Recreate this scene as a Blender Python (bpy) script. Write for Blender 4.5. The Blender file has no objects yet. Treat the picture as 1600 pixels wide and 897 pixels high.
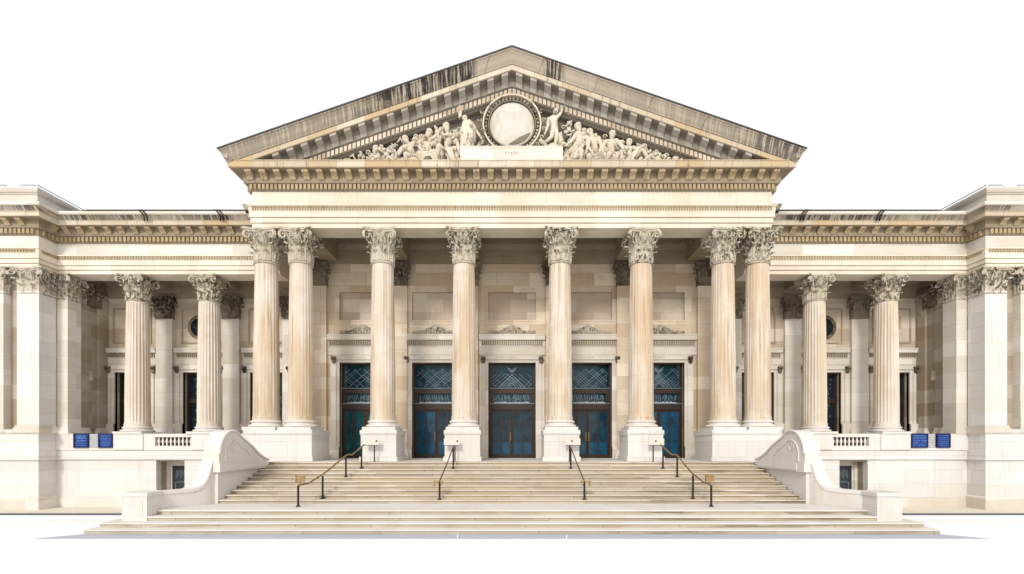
import bpy, bmesh, math, random
from mathutils import Vector, Matrix
random.seed(7)
PI = math.pi
S = bpy.context.scene
COL = S.collection

# ------------------------------------------------------------------ mesh builder
class MB:
    def __init__(s): s.v = []; s.f = []
    def add(s, vs, fs):
        o = len(s.v); s.v += [tuple(p) for p in vs]; s.f += [tuple(i + o for i in f) for f in fs]
    def box(s, x0, x1, y0, y1, z0, z1):
        x0, x1 = min(x0, x1), max(x0, x1); y0, y1 = min(y0, y1), max(y0, y1); z0, z1 = min(z0, z1), max(z0, z1)
        s.add([(x0,y0,z0),(x1,y0,z0),(x1,y1,z0),(x0,y1,z0),(x0,y0,z1),(x1,y0,z1),(x1,y1,z1),(x0,y1,z1)],
              [(0,3,2,1),(4,5,6,7),(0,1,5,4),(1,2,6,5),(2,3,7,6),(3,0,4,7)])
    def prism(s, poly, ax, a0, a1):
        n = len(poly)
        def P(p, a):
            return (p[0], a, p[1]) if ax == 'y' else ((a, p[0], p[1]) if ax == 'x' else (p[0], p[1], a))
        vs = [P(p, a0) for p in poly] + [P(p, a1) for p in poly]
        fs = [(i, (i+1) % n, n + (i+1) % n, n + i) for i in range(n)]
        fs += [tuple(range(n))[::-1], tuple(range(n, 2*n))]
        s.add(vs, fs)
    def lathe(s, prof, cx=0, cy=0, n=32, z0=0, a0=0, cap=True):
        o = len(s.v); m = len(prof)
        for (r, z) in prof:
            for i in range(n):
                a = a0 + 2*PI*i/n
                s.v.append((cx + r*math.cos(a), cy + r*math.sin(a), z0 + z))
        for j in range(m-1):
            for i in range(n):
                k = (i+1) % n
                s.f.append((o+j*n+i, o+j*n+k, o+(j+1)*n+k, o+(j+1)*n+i))
        if cap:
            s.f.append(tuple(o+i for i in range(n))[::-1]); s.f.append(tuple(o+(m-1)*n+i for i in range(n)))
    def tube(s, pts, rad, n=8):
        pts = [Vector(p) for p in pts]; m = len(pts)
        if not isinstance(rad, (list, tuple)): rad = [rad]*m
        o = len(s.v); prev = None
        for i, p in enumerate(pts):
            t = (pts[min(i+1, m-1)] - pts[max(i-1, 0)]).normalized()
            if prev is None:
                u = t.orthogonal().normalized()
            else:
                u = (prev - t*prev.dot(t)); u = u.normalized() if u.length > 1e-6 else t.orthogonal().normalized()
            prev = u; w = t.cross(u)
            for k in range(n):
                a = 2*PI*k/n
                s.v.append(tuple(p + (u*math.cos(a) + w*math.sin(a))*rad[i]))
        for i in range(m-1):
            for k in range(n):
                q = (k+1) % n
                s.f.append((o+i*n+k, o+i*n+q, o+(i+1)*n+q, o+(i+1)*n+k))
        s.f.append(tuple(o+k for k in range(n))[::-1]); s.f.append(tuple(o+(m-1)*n+k for k in range(n)))
    def blob(s, c, r, nu=10, nv=7, wob=0, seed=0):
        rnd = random.Random(seed); o = len(s.v)
        if not isinstance(r, (list, tuple)): r = (r, r, r)
        for j in range(1, nv):
            th = PI*j/nv
            for i in range(nu):
                a = 2*PI*i/nu; k = 1 + wob*(rnd.random()-.5)*2
                s.v.append((c[0]+r[0]*k*math.sin(th)*math.cos(a), c[1]+r[1]*k*math.sin(th)*math.sin(a), c[2]-r[2]*k*math.cos(th)))
        b = len(s.v); s.v.append((c[0], c[1], c[2]-r[2])); s.v.append((c[0], c[1], c[2]+r[2]))
        for j in range(nv-2):
            for i in range(nu):
                k = (i+1) % nu
                s.f.append((o+j*nu+i, o+j*nu+k, o+(j+1)*nu+k, o+(j+1)*nu+i))
        for i in range(nu):
            k = (i+1) % nu
            s.f.append((b, o+k, o+i)); s.f.append((b+1, o+(nv-2)*nu+i, o+(nv-2)*nu+k))
    def seg(s, x0, z0, x1, z1, w, y0, y1):
        dx, dz = x1-x0, z1-z0; L = math.hypot(dx, dz)
        if L < 1e-5: return
        nx, nz = -dz/L*w/2, dx/L*w/2
        s.prism([(x0-nx,z0-nz),(x1-nx,z1-nz),(x1+nx,z1+nz),(x0+nx,z0+nz)], 'y', y0, y1)
    def sweep(s, path, prof, side=1):
        """prof: closed list of (outward, z), swept along a plan polyline with mitred corners"""
        n = len(prof); m = len(path); o = len(s.v)
        P = [Vector(p) for p in path]
        def nrm(a, b):
            d = (b-a).normalized(); return Vector((d.y, -d.x))*side
        for i in range(m):
            if i == 0: off = nrm(P[0], P[1])
            elif i == m-1: off = nrm(P[-2], P[-1])
            else:
                a = nrm(P[i-1], P[i]); b = nrm(P[i], P[i+1]); k = a + b
                off = k / max(.2, (1 + a.dot(b)))
            for (p, z) in prof:
                q = P[i] + off*p
                s.v.append((q.x, q.y, z))
        for i in range(m-1):
            for j in range(n):
                k = (j+1) % n
                s.f.append((o+i*n+j, o+i*n+k, o+(i+1)*n+k, o+(i+1)*n+j))
        s.f.append(tuple(o+j for j in range(n))); s.f.append(tuple(o+(m-1)*n+j for j in range(n))[::-1])
    def blocks(s, path, p0, p1, z0, z1, w, sp, side=1, inset=0.0, taper=None, out=None):
        P = [Vector(p) for p in path]
        for i in range(len(P)-1):
            a, b = P[i], P[i+1]; d = b-a; L = d.length; d.normalize()
            nn = Vector((d.y, -d.x))*side
            N = int((L - 2*inset)/sp)
            if N < 1: continue
            st = (L - (N-1)*sp)/2
            for k in range(N):
                c = a + d*(st + k*sp)
                def q(t, p): return c + d*t + nn*p
                prof = taper or [(p0, z0), (p1, z0), (p1, z1), (p0, z1)]
                m = len(prof)
                vs = [(*q(-w/2, p), z) for p, z in prof] + [(*q(w/2, p), z) for p, z in prof]
                fs = [(j, (j+1) % m, m + (j+1) % m, m+j) for j in range(m)] + [tuple(range(m))[::-1], tuple(range(m, 2*m))]
                if out is not None: k_ = MB(); k_.add(vs, fs); out.append(k_)
                else: s.add(vs, fs)
    def mirror(s):
        r = MB(); r.v = [(-x, y, z) for x, y, z in s.v]; r.f = [f[::-1] for f in s.f]; return r
    def moved(s, dx=0, dy=0, dz=0):
        r = MB(); r.v = [(x+dx, y+dy, z+dz) for x, y, z in s.v]; r.f = list(s.f); return r
    def merge(s, o): s.add(o.v, o.f)
    def mesh(s, name, mat, org=(0,0,0), smooth=None):
        me = bpy.data.meshes.new(name)
        me.from_pydata([(x-org[0], y-org[1], z-org[2]) for x, y, z in s.v], [], s.f)
        bm = bmesh.new(); bm.from_mesh(me); bmesh.ops.recalc_face_normals(bm, faces=bm.faces); bm.to_mesh(me); bm.free()
        if mat: me.materials.append(mat)
        if smooth is not None:
            for p in me.polygons: p.use_smooth = True
            me.set_sharp_from_angle(angle=math.radians(smooth))
        return me

ORG = {}
def link(name, data, parent=None, org=(0,0,0)):
    o = bpy.data.objects.new(name, data); COL.objects.link(o)
    ORG[o.name] = Vector(org)
    if parent is not None:
        o.parent = parent; o.location = Vector(org) - ORG[parent.name]
    else:
        o.location = org
    return o
def obj(name, mb, mat, parent=None, org=None, smooth=None):
    if org is None: org = tuple(ORG[parent.name]) if parent is not None else (0,0,0)
    return link(name, mb.mesh(name, mat, org, smooth), parent, org)
def both(name, mb, mat, parent, smooth=None):
    a = obj(name, mb, mat, parent, None, smooth); b = obj(name, mb.mirror(), mat, parent, None, smooth)
    return a, b
def tag(o, label, cat, group=None):
    o['label'] = label; o['category'] = cat
    if group: o['group'] = group
    return o
def thing(name, label, cat, org, group=None):
    return tag(link(name, None, None, org), label, cat, group)
def struct(o): o['kind'] = 'structure'; return o
def copy_tree(o, org, parent=None):
    """copy a thing or part with its children, moved so that its own origin is org"""
    def rec(src, par, delta):
        c = src.copy(); COL.objects.link(c); ORG[c.name] = ORG[src.name] + delta
        if par is not None: c.parent = par; c.location = ORG[c.name] - ORG[par.name]
        else: c.location = ORG[c.name]
        for ch in list(src.children): rec(ch, c, delta)
        return c
    return rec(o, parent, Vector(org) - ORG[o.name])

# ------------------------------------------------------------------ materials
class NT:
    def __init__(s, name):
        s.m = bpy.data.materials.new(name); s.m.use_nodes = True
        s.t = s.m.node_tree; s.b = s.t.nodes['Principled BSDF']
    def n(s, typ, **kw):
        x = s.t.nodes.new(typ)
        for k, v in kw.items():
            if k.startswith('_'): x.inputs[k[1:].replace('_', ' ')].default_value = v
            else: setattr(x, k, v)
        return x
    def l(s, a, b): s.t.links.new(a, b)
    def pos(s): return s.n('ShaderNodeNewGeometry').outputs['Position']
    def math(s, op, a, b=None, c=None):
        x = s.n('ShaderNodeMath', operation=op)
        for i, v in enumerate((a, b, c)):
            if v is None: continue
            if isinstance(v, (int, float)): x.inputs[i].default_value = v
            else: s.l(v, x.inputs[i])
        return x.outputs[0]
    def noise(s, vec, scale, detail=4, rough=.55, stretch=None):
        if stretch is not None:
            mp = s.n('ShaderNodeMapping'); mp.inputs['Scale'].default_value = stretch
            s.l(vec, mp.inputs['Vector']); vec = mp.outputs[0]
        x = s.n('ShaderNodeTexNoise'); x.inputs['Scale'].default_value = scale
        x.inputs['Detail'].default_value = detail; x.inputs['Roughness'].default_value = rough
        s.l(vec, x.inputs['Vector']); return x.outputs['Fac']
    def ramp(s, fac, lo, hi):
        x = s.n('ShaderNodeMapRange', clamp=True); x.inputs[1].default_value = lo; x.inputs[2].default_value = hi
        s.l(fac, x.inputs[0]); return x.outputs[0]
    def mix(s, fac, a, b, mode='MIX'):
        x = s.n('ShaderNodeMix', data_type='RGBA', blend_type=mode)
        if isinstance(fac, (int, float)): x.inputs[0].default_value = fac
        else: s.l(fac, x.inputs[0])
        for i, v in ((6, a), (7, b)):
            if isinstance(v, tuple): x.inputs[i].default_value = (*v, 1)
            else: s.l(v, x.inputs[i])
        return x.outputs[2]

DIM = .84
def stone(name, base, alt, blk=None, streak=None, warm=None, rough=.75, bump=.25, joint=.6, mott=.5, strz=.25, hs=None, patch=.30, region=None, wamt=.7):
    """limestone: block to block tone changes, mottling, rust-coloured and sooty run-off stains"""
    t = NT(name); p = t.pos()
    base = tuple(v*DIM for v in base); alt = tuple(v*DIM for v in alt); warm = warm and tuple(v*DIM for v in warm)
    mott_f = t.ramp(t.noise(p, .55, 5, .6), .35, .68)
    col = t.mix(t.math('MULTIPLY', mott_f, mott), base, alt)
    hgt = t.noise(p, 9, 6, .7)
    if blk:
        sx = t.n('ShaderNodeSeparateXYZ'); t.l(p, sx.inputs[0])
        u = t.math('ADD', sx.outputs[0], sx.outputs[1])
        cb = t.n('ShaderNodeCombineXYZ'); t.l(u, cb.inputs[0]); t.l(sx.outputs[2], cb.inputs[1])
        br = t.n('ShaderNodeTexBrick'); br.offset = .5
        t.l(cb.outputs[0], br.inputs['Vector'])
        br.inputs['Color1'].default_value = (1, 1, 1, 1); br.inputs['Color2'].default_value = (blk[2], blk[2], blk[2], 1)
        br.inputs['Mortar'].default_value = (joint, joint*.97, joint*.92, 1)
        br.inputs['Scale'].default_value = 1; br.inputs['Brick Width'].default_value = blk[0]; br.inputs['Row Height'].default_value = blk[1]
        br.inputs['Mortar Size'].default_value = .013; br.inputs['Mortar Smooth'].default_value = .2
        col = t.mix(1.0, col, br.outputs['Color'], 'MULTIPLY')
        # some blocks are a browner bed of stone
        br2 = t.n('ShaderNodeTexBrick'); br2.offset = .5; t.l(cb.outputs[0], br2.inputs['Vector'])
        br2.inputs['Color1'].default_value = (0,0,0,1); br2.inputs['Color2'].default_value = (1,1,1,1); br2.inputs['Mortar'].default_value = (0,0,0,1)
        br2.inputs['Scale'].default_value = 1; br2.inputs['Brick Width'].default_value = blk[0]; br2.inputs['Row Height'].default_value = blk[1]
        br2.inputs['Mortar Size'].default_value = .0; br2.inputs['Bias'].default_value = -.12
        bw = t.n('ShaderNodeRGBToBW'); t.l(br2.outputs['Color'], bw.inputs[0])
        if warm: col = t.mix(t.math('MULTIPLY', t.ramp(bw.outputs[0], .38, .75), wamt), col, warm)
        pf_ = t.math('MULTIPLY', t.ramp(bw.outputs[0], .22, .05), .45)
        col = t.mix(pf_, col, tuple(min(.9, v*1.18) for v in alt))
    elif warm:
        wf = t.ramp(t.noise(p, 1.0, 5, .6, stretch=(1.6, 1.6, .22)), .47, .60)
        col = t.mix(t.math('MULTIPLY', wf, .8), col, warm)
    if streak:
        sc, amt, lo, hi = streak
        s1 = t.noise(p, 1.0, 4, .7, stretch=hs or (9, 9, strz))
        s2 = t.noise(p, .5, 3, .6)
        sf = t.math('MULTIPLY', t.ramp(s1, lo, hi), t.ramp(s2, .36, .56))
        if region:      # gutter run-off stains and dark stair streaks, gathered on certain stretches of the stone
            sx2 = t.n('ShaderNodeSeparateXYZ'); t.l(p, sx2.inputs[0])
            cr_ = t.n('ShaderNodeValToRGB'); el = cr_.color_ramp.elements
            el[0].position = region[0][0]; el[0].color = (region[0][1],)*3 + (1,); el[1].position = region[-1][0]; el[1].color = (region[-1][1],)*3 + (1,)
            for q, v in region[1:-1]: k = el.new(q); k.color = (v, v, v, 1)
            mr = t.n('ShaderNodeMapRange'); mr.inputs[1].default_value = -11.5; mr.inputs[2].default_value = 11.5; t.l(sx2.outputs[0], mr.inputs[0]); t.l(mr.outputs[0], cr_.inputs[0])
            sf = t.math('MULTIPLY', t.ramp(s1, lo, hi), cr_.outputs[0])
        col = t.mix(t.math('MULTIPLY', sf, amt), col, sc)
    pt = t.noise(p, .9, 2, .4, stretch=(1, 1, 1.6))
    col = t.mix(t.math('MULTIPLY', t.ramp(pt, .54, .60), patch), col, (base[0]*.80, base[1]*.745, base[2]*.66))
    fine = t.ramp(t.noise(p, 22, 3, .6), .2, .8)
    col = t.mix(t.math('MULTIPLY', fine, .12), col, (base[0]*.6, base[1]*.58, base[2]*.55))
    t.l(col, t.b.inputs['Base Color'])
    t.b.inputs['Roughness'].default_value = rough; t.b.inputs['Specular IOR Level'].default_value = .25
    b = t.n('ShaderNodeBump'); b.inputs['Strength'].default_value = bump; b.inputs['Distance'].default_value = .03
    t.l(hgt, b.inputs['Height']); t.l(b.outputs[0], t.b.inputs['Normal'])
    return t.m

def plain(name, c, rough=.5, metal=0, var=.15, scale=6, spec=.4):
    t = NT(name); p = t.pos()
    f = t.noise(p, scale, 4)
    t.l(t.mix(t.ramp(f, .3, .7), c, tuple(k*(1-var) for k in c)), t.b.inputs['Base Color'])
    t.b.inputs['Roughness'].default_value = rough; t.b.inputs['Metallic'].default_value = metal
    t.b.inputs['Specular IOR Level'].default_value = spec
    return t.m

M = {}
REG = [(0,.45),(.09,.9),(.13,.8),(.17,.25),(.40,.30),(.60,.25),(.70,.85),(.85,.8),(.91,1),(1,.4)]  # dark streaks on the stairs, heaviest at the left end and right side
M['ashlar']  = stone('portico_wall_limestone', (.71,.585,.43), (.78,.68,.55), (1.55,.62,.86), ((.30,.20,.11),.4,.54,.72), (.54,.405,.265), joint=.66, mott=.8)
M['light']   = stone('pale_limestone', (.69,.625,.535), (.76,.715,.655), (2.3,.70,.93), ((.45,.34,.22),.30,.55,.75), (.62,.55,.45), joint=.80, mott=.8, patch=.2, wamt=.6)
M['white']   = stone('white_podium_limestone', (.73,.705,.69), (.72,.675,.62), (2.6,.62,.93), ((.40,.33,.26),.4,.53,.70), (.70,.655,.575), joint=.78, mott=.7, patch=.12, wamt=.55)
M['smooth']  = stone('dressed_white_limestone', (.74,.705,.675), (.72,.665,.61), None, ((.45,.36,.27),.25,.56,.78), (.70,.63,.55), mott=.6, patch=.12)
M['frieze']  = stone('cream_frieze_limestone', (.74,.655,.525), (.77,.70,.59), (1.9,3.3,.95), ((.42,.30,.17),.25,.55,.75), None, joint=.78)
M['column']  = stone('fluted_column_limestone', (.66,.575,.465), (.74,.68,.61), None, ((.34,.215,.11),.75,.50,.62), (.57,.425,.275), mott=.7, strz=.18)
M['wcolumn'] = stone('side_column_limestone', (.68,.605,.51), (.74,.68,.61), None, ((.33,.22,.12),.55,.50,.66), (.60,.49,.36), mott=.7, strz=.18)
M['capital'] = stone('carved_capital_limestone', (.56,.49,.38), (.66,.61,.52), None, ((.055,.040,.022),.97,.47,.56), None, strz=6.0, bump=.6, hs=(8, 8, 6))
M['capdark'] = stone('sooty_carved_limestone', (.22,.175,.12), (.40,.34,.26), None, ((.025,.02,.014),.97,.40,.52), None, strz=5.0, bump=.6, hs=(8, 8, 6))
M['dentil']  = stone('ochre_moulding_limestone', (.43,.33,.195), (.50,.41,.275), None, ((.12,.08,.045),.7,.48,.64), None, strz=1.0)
M['cornice'] = stone('shaded_cornice_limestone', (.34,.275,.19), (.28,.225,.155), None, ((.10,.08,.055),.55,.48,.66), None, strz=.8)  # underside shade put into the darker base colour, with stain streaks
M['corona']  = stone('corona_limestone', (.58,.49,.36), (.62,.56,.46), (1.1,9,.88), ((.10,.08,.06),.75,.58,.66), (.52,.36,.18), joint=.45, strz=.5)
M['sima']    = stone('streaked_sima_limestone', (.52,.45,.36), (.42,.36,.29), (1.9,99,.85), ((.028,.024,.02),.95,.42,.50), None, joint=.25, strz=.35, hs=(16, 1, .45))
M['rakesima'] = stone('raking_gutter_limestone', (.50,.425,.33), (.40,.335,.26), (2.1,99,.84), ((.014,.012,.012),1.0,.42,.50), None, joint=.2, hs=(11, 1, .35),
    region=[(0,.25),(.10,.35),(.22,.45),(.29,1),(.43,1),(.445,.02),(.55,.02),(.56,1),(.58,1),(.59,.1),(.66,.15),(.74,.3),(.86,.35),(.92,.75),(1,.8)])
M['rakemod'] = stone('grey_bracket_limestone', (.40,.36,.30), (.48,.44,.38), None, ((.12,.10,.075),.5,.5,.7), None)
M['rake']    = stone('shaded_grey_bed_limestone', (.27,.235,.185), (.33,.29,.235), None, ((.12,.10,.075),.5,.5,.7), None)  # shade of the raking soffit put into the dark grey
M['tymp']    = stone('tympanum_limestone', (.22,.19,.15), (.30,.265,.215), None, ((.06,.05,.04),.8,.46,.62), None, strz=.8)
M['statue']  = stone('statuary_limestone', (.68,.60,.47), (.76,.70,.61), None, ((.10,.07,.04),.85,.54,.64), None, bump=.9, hs=(5, 5, 3))
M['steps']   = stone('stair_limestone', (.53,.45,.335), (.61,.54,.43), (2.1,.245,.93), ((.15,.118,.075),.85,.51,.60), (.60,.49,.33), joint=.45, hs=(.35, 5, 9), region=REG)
M['landing'] = stone('pale_tread_limestone', (.77,.735,.69), (.73,.67,.58), None, ((.35,.28,.19),.3,.55,.75), None, hs=(.4, 5, 9))
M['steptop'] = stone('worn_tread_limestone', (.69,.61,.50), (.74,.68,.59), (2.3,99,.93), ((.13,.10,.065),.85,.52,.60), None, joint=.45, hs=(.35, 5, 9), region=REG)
M['disc'] = stone('mottled_disc_limestone', (.64,.60,.53), (.70,.66,.60), None, ((.34,.27,.18),.6,.5,.66), (.54,.47,.36), hs=(2,2,1.2))
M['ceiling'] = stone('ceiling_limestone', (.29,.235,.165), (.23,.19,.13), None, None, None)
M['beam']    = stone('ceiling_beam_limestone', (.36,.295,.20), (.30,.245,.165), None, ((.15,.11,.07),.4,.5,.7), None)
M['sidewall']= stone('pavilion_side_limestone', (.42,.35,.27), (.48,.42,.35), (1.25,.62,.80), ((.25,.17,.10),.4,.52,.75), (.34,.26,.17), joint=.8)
M['wingwall']= stone('wing_wall_limestone', (.60,.50,.385), (.68,.595,.49), (1.6,.62,.82), ((.30,.22,.14),.35,.52,.75), (.44,.34,.24), joint=.75)
M['ground']  = plain('white_paving', (.84,.84,.84), .9, 0, .01, .4, .1)
M['pave']    = plain('cream_pavement', (.66,.60,.50), .9, 0, .08, .8, .2)
M['kerb']    = plain('dark_granite_kerb', (.10,.105,.12), .7, 0, .3, 8)
M['foot_strip']   = plain('grey_strip', (.43,.44,.50), .75, 0, .10, 2)
M['bronze']  = plain('dark_bronze', (.035,.020,.014), .45, .3, .3, 8)
M['black']   = plain('black_painted_iron', (.012,.011,.010), .4, .2, .3, 8)
M['brass']   = plain('worn_brass', (.36,.24,.115), .45, .6, .4, 12)
M['copper']  = plain('dark_green_copper_roof', (.016,.024,.019), .6, .1, .4, 3)
M['slate']   = plain('dark_lead_roof', (.05,.047,.045), .6, .1, .3, 3)
M['dark']    = plain('dark_opening', (.020,.017,.015), .8, 0, .2)
M['lead']    = plain('pale_lead_came', (.22,.30,.34), .5, .2, .4, 14)
M['white_trim'] = plain('white_cresting', (.55,.57,.62), .6, 0, .4, 20)
M['signplate'] = plain('cream_sign_plate', (.58,.53,.47), .5, 0, .05, 4)
M['banner']  = plain('blue_banner_cloth', (.010,.045,.225), .7, 0, .35, 9)
M['bannerline'] = plain('pale_blue_print', (.09,.22,.55), .7, 0, .4, 14)
M['bannerdark'] = plain('navy_hem', (.004,.010,.07), .7, 0, .2, 9)
M['louvre']  = plain('grey_white_slats', (.48,.47,.46), .7, 0, .25, 18)
M['letter']  = plain('incised_letter', (.34,.29,.23), .8, 0, .2)
M['crescent']= plain('brown_mark_stone', (.20,.16,.11), .8, 0, .3)
M['doorpanel'] = plain('dark_blue_grey_door', (.030,.034,.045), .4, 0, .4, 10)
def glass(name, c1, c2, sc):
    t = NT(name); p = t.pos()
    f = t.ramp(t.noise(p, sc, 5, .65), .35, .65)
    t.l(t.mix(f, c1, c2), t.b.inputs['Base Color'])
    t.b.inputs['Roughness'].default_value = .08; t.b.inputs['Specular IOR Level'].default_value = .22
    b = t.n('ShaderNodeBump'); b.inputs['Strength'].default_value = .08
    t.l(t.noise(p, 3, 2), b.inputs['Height']); t.l(b.outputs[0], t.b.inputs['Normal'])
    return t.m
M['glass_blue'] = glass('blue_reflection_door_glass', (.007,.044,.074), (.003,.012,.021), 2.2)  # sky reflection is put into the base colours of the blue and teal panes
M['glass_lite'] = glass('light_blue_reflection_glass', (.010,.075,.140), (.006,.035,.075), 2.5)
M['glass_green'] = glass('green_blue_reflection_glass', (.010,.085,.105), (.004,.030,.040), 2.4)
M['glass_teal'] = glass('teal_reflection_glass', (.006,.040,.058), (.003,.012,.018), 1.8)
M['glass_dark'] = glass('dark_window_glass', (.006,.010,.014), (.012,.022,.030), 3)

# ------------------------------------------------------------------ setting
g = MB()
ys = [(-150,0),(14.7,0),(18.9,-.49),(19.9,-.49),(22,-.5),(320,-.5)]
for (a, za), (b, zb) in zip(ys, ys[1:]):
    g.add([(-300,a,za),(300,a,za),(300,b,zb),(-300,b,zb)], [(0,1,2,3)])
o = struct(obj('ground', g, M['ground']))
pv = MB()
for sgn in (-1, 1): pv.box(sgn*10.95, sgn*40, 19.74, 22.0, -.52, -.42)
struct(obj('pavement', pv, M['pave']))
kb = MB()
for sgn in (-1, 1):
    x = 10.95
    while x < 40:
        kb.box(sgn*x, sgn*(x+1.985), 19.62, 19.738, -.60, -.423); x += 2.0
struct(obj('kerb', kb, M['kerb']))
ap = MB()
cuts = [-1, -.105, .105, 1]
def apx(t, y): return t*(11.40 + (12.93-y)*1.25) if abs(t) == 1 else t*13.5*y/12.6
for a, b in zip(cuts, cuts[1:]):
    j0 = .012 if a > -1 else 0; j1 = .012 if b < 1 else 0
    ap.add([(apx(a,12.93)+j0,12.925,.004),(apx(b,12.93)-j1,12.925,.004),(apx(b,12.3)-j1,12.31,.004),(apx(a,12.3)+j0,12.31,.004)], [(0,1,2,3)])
struct(obj('forecourt_strip', ap, M['foot_strip']))  # flat grey strip at the foot of the steps, split by thin gaps

# ------------------------------------------------------------------ stairs
ZC = 2.43
NB, TR, RI = 10, .3445, .1205
D0, Z0 = 15.5, .495
FL = Z0 + NB*RI           # portico floor 1.70
def floor_z(d):
    if d < D0: return Z0
    return Z0 + RI*min(NB, int((d-D0)/TR)+1)
st = thing('entrance_stairs', 'broad cream limestone entrance stairs rising to the five doors', 'stairs', (0,12.93,0))
lo = [(12.93,0.0,.123,11.38,14.75),(13.27,.123,.246,11.25,14.75),(13.64,.246,.370,10.42,15.0),(14.03,.370,.495,10.34,15.6)]
for (d, za, zb, hx, back) in lo:
    b = MB(); nx = back if d < 13.6 else 15.6
    td = MB()
    if d < 13.6: b.box(-hx, hx, d, nx, za, zb-.032); td.box(-hx-.015, hx+.015, d-.055, nx, zb-.032, zb)
    else:
        b.prism([(-10.22,d),(10.22,d),(10.0,14.2),(9.3,15.6),(-9.3,15.6),(-10.0,14.2)] if d < 14 else
                [(-10.30,d),(10.30,d),(9.32,15.6),(-9.32,15.6)], 'z', za, zb-.035)
        td.prism([(-10.23,d-.055),(10.23,d-.055),(10.0,14.2),(9.3,15.6),(-9.3,15.6),(-10.0,14.2)] if d < 14 else
                [(-10.31,d-.055),(10.31,d-.055),(9.32,15.6),(-9.32,15.6)], 'z', zb-.035, zb)
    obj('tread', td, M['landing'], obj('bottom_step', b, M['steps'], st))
ld = MB(); ld.prism([(-10.28,14.02),(10.28,14.02),(9.30,15.495),(-9.30,15.495)], 'z', .4955, .500)
obj('landing_slab', ld, M['landing'], st)
for i in range(NB):
    d = D0 + TR*i; za = Z0 + RI*i; b = MB()
    b.box(-9.31, 9.31, d, d+TR+.25, za, za+RI-.035)
    td = MB(); td.box(-9.31, 9.31, d-.06, d+TR+.25, za+RI-.030, za+RI)
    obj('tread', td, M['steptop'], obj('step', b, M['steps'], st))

# cheek walls with a scrolled hump
def cheek():
    body, cap = MB(), MB()
    plan = [(-10.30,14.05),(-9.86,14.65),(-9.50,15.25),(-9.34,15.75),(-9.34,18.62)]
    def at(d):
        for (xa, da), (xb, db) in zip(plan, plan[1:]):
            if da <= d <= db: return xa + (xb-xa)*(d-da)/(db-da)
        return plan[-1][0]
    # wall below: top profile concave sweep
    ds = [14.05,14.5,14.8,14.95,15.06,15.14,15.21,15.27,15.33,15.45]
    zs = [1.03,1.03,1.035,1.065,1.13,1.24,1.40,1.60,1.82,2.05]
    n = len(ds); T = .27
    def ribbon(mb, offs_in, offs_out, z_lo, z_hi_f):
        vs = []; fs = []
        for d, z in zip(ds, zs):
            x = at(d)
            vs += [(x+offs_in, d, z_lo), (x-offs_out, d, z_lo), (x-offs_out, d, z_hi_f(z)), (x+offs_in, d, z_hi_f(z))]
        for i in range(n-1):
            for k in range(4):
                q = (k+1) % 4
                fs.append((i*4+k, i*4+q, (i+1)*4+q, (i+1)*4+k))
        fs += [(0,1,2,3), ((n-1)*4+3, (n-1)*4+2, (n-1)*4+1, (n-1)*4)]
        mb.add(vs, fs)
    ribbon(body, 0, T, -.2, lambda z: z-.10)
    vs = []; fs = []
    for d, z in zip(ds, zs):
        x = at(d)
        vs += [(x+.03, d, z-.10), (x-T-.05, d, z-.10), (x-T-.05, d, z), (x+.03, d, z)]
    for i in range(n-1):
        for k in range(4):
            q = (k+1) % 4; fs.append((i*4+k, i*4+q, (i+1)*4+q, (i+1)*4+k))
    fs += [(0,1,2,3), ((n-1)*4+3, (n-1)*4+2, (n-1)*4+1, (n-1)*4)]
    cap.add(vs, fs)
    # flight wall below the scroll
    body.box(-9.34-T, -9.34, 15.45, 18.9, -.2, 1.62)
    base = MB(); base.box(-9.34-T-.08, -9.22, 15.36, 18.35, 1.50, 1.80)
    base.box(-9.34-T-.09, -9.195, 15.75, 18.2, 1.55, 1.755)
    hump = MB()
    cx, cz, R = 16.10, 2.10, .755
    prof = [(15.36,1.80)]
    for k in range(0, 15):
        a = PI - k*(PI*.74)/14
        prof.append((cx + R*math.cos(a), cz + R*math.sin(a)))
    prof += [(17.3,2.34),(17.8,2.04),(18.25,1.86),(18.5,1.80)]
    hump.prism(prof, 'x', -9.34-T-.06, -9.25)
    rim = MB()
    # raised scroll border on both faces of the hump
    inner = [(cx + (p[0]-cx)*.985, cz + (p[1]-cz)*.985 - .01) for p in prof]
    for xs in ((-9.25+.010), (-9.34-T-.07)):
        rim.tube([(xs, p[0], p[1]) for p in inner[1:]], .045, 6)
        rim.tube([(xs, cx + (p[0]-cx)*.62 + .05, cz + (p[1]-cz)*.66 - .07) for p in prof[:-2]], .03, 5)
        eye = [(xs, cx + .02 + (.17*(1-k/20))*math.cos(k*.55+2.6), cz + .22 + (.19*(1-k/20))*math.sin(k*.55+2.6)) for k in range(16)]
        rim.tube(eye, .014, 5)
    # newel block
    blk = MB()
    blk.box(-10.91, -10.21, 13.60, 14.32, .246, .93)
    blk.box(-10.945, -10.175, 13.565, 14.36, .93, 1.035)
    pan = MB(); pan.box(-10.80, -10.32, 13.588, 13.60, .36, .84)
    return body, cap, base, hump, rim, blk, pan
parts = cheek()
for sgn, lab in ((-1, 'white stone stair cheek wall with scrolled hump, beside the left outer handrail'),
                 (1, 'white stone stair cheek wall with scrolled hump, beside the right outer handrail')):
    t = thing('stair_cheek_wall', lab, 'wall', (sgn*9.9, 14.0, .246), 'cheek walls flanking the stairs')
    for nm, mb, mt, sm in zip(('wall_body','coping','scroll_base','scroll','scroll_border','newel_block','newel_panel'), parts,
                              ('smooth','landing','smooth','smooth','smooth','white','smooth'), (None,40,None,30,60,None,None)):
        obj(nm, mb if sgn < 0 else mb.mirror(), M[mt], t, None, sm)

# ------------------------------------------------------------------ building
B = thing('museum_building', 'cream limestone neoclassical museum with pedimented eight-column portico and side colonnades', 'building', (0,23,-.4))

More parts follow.
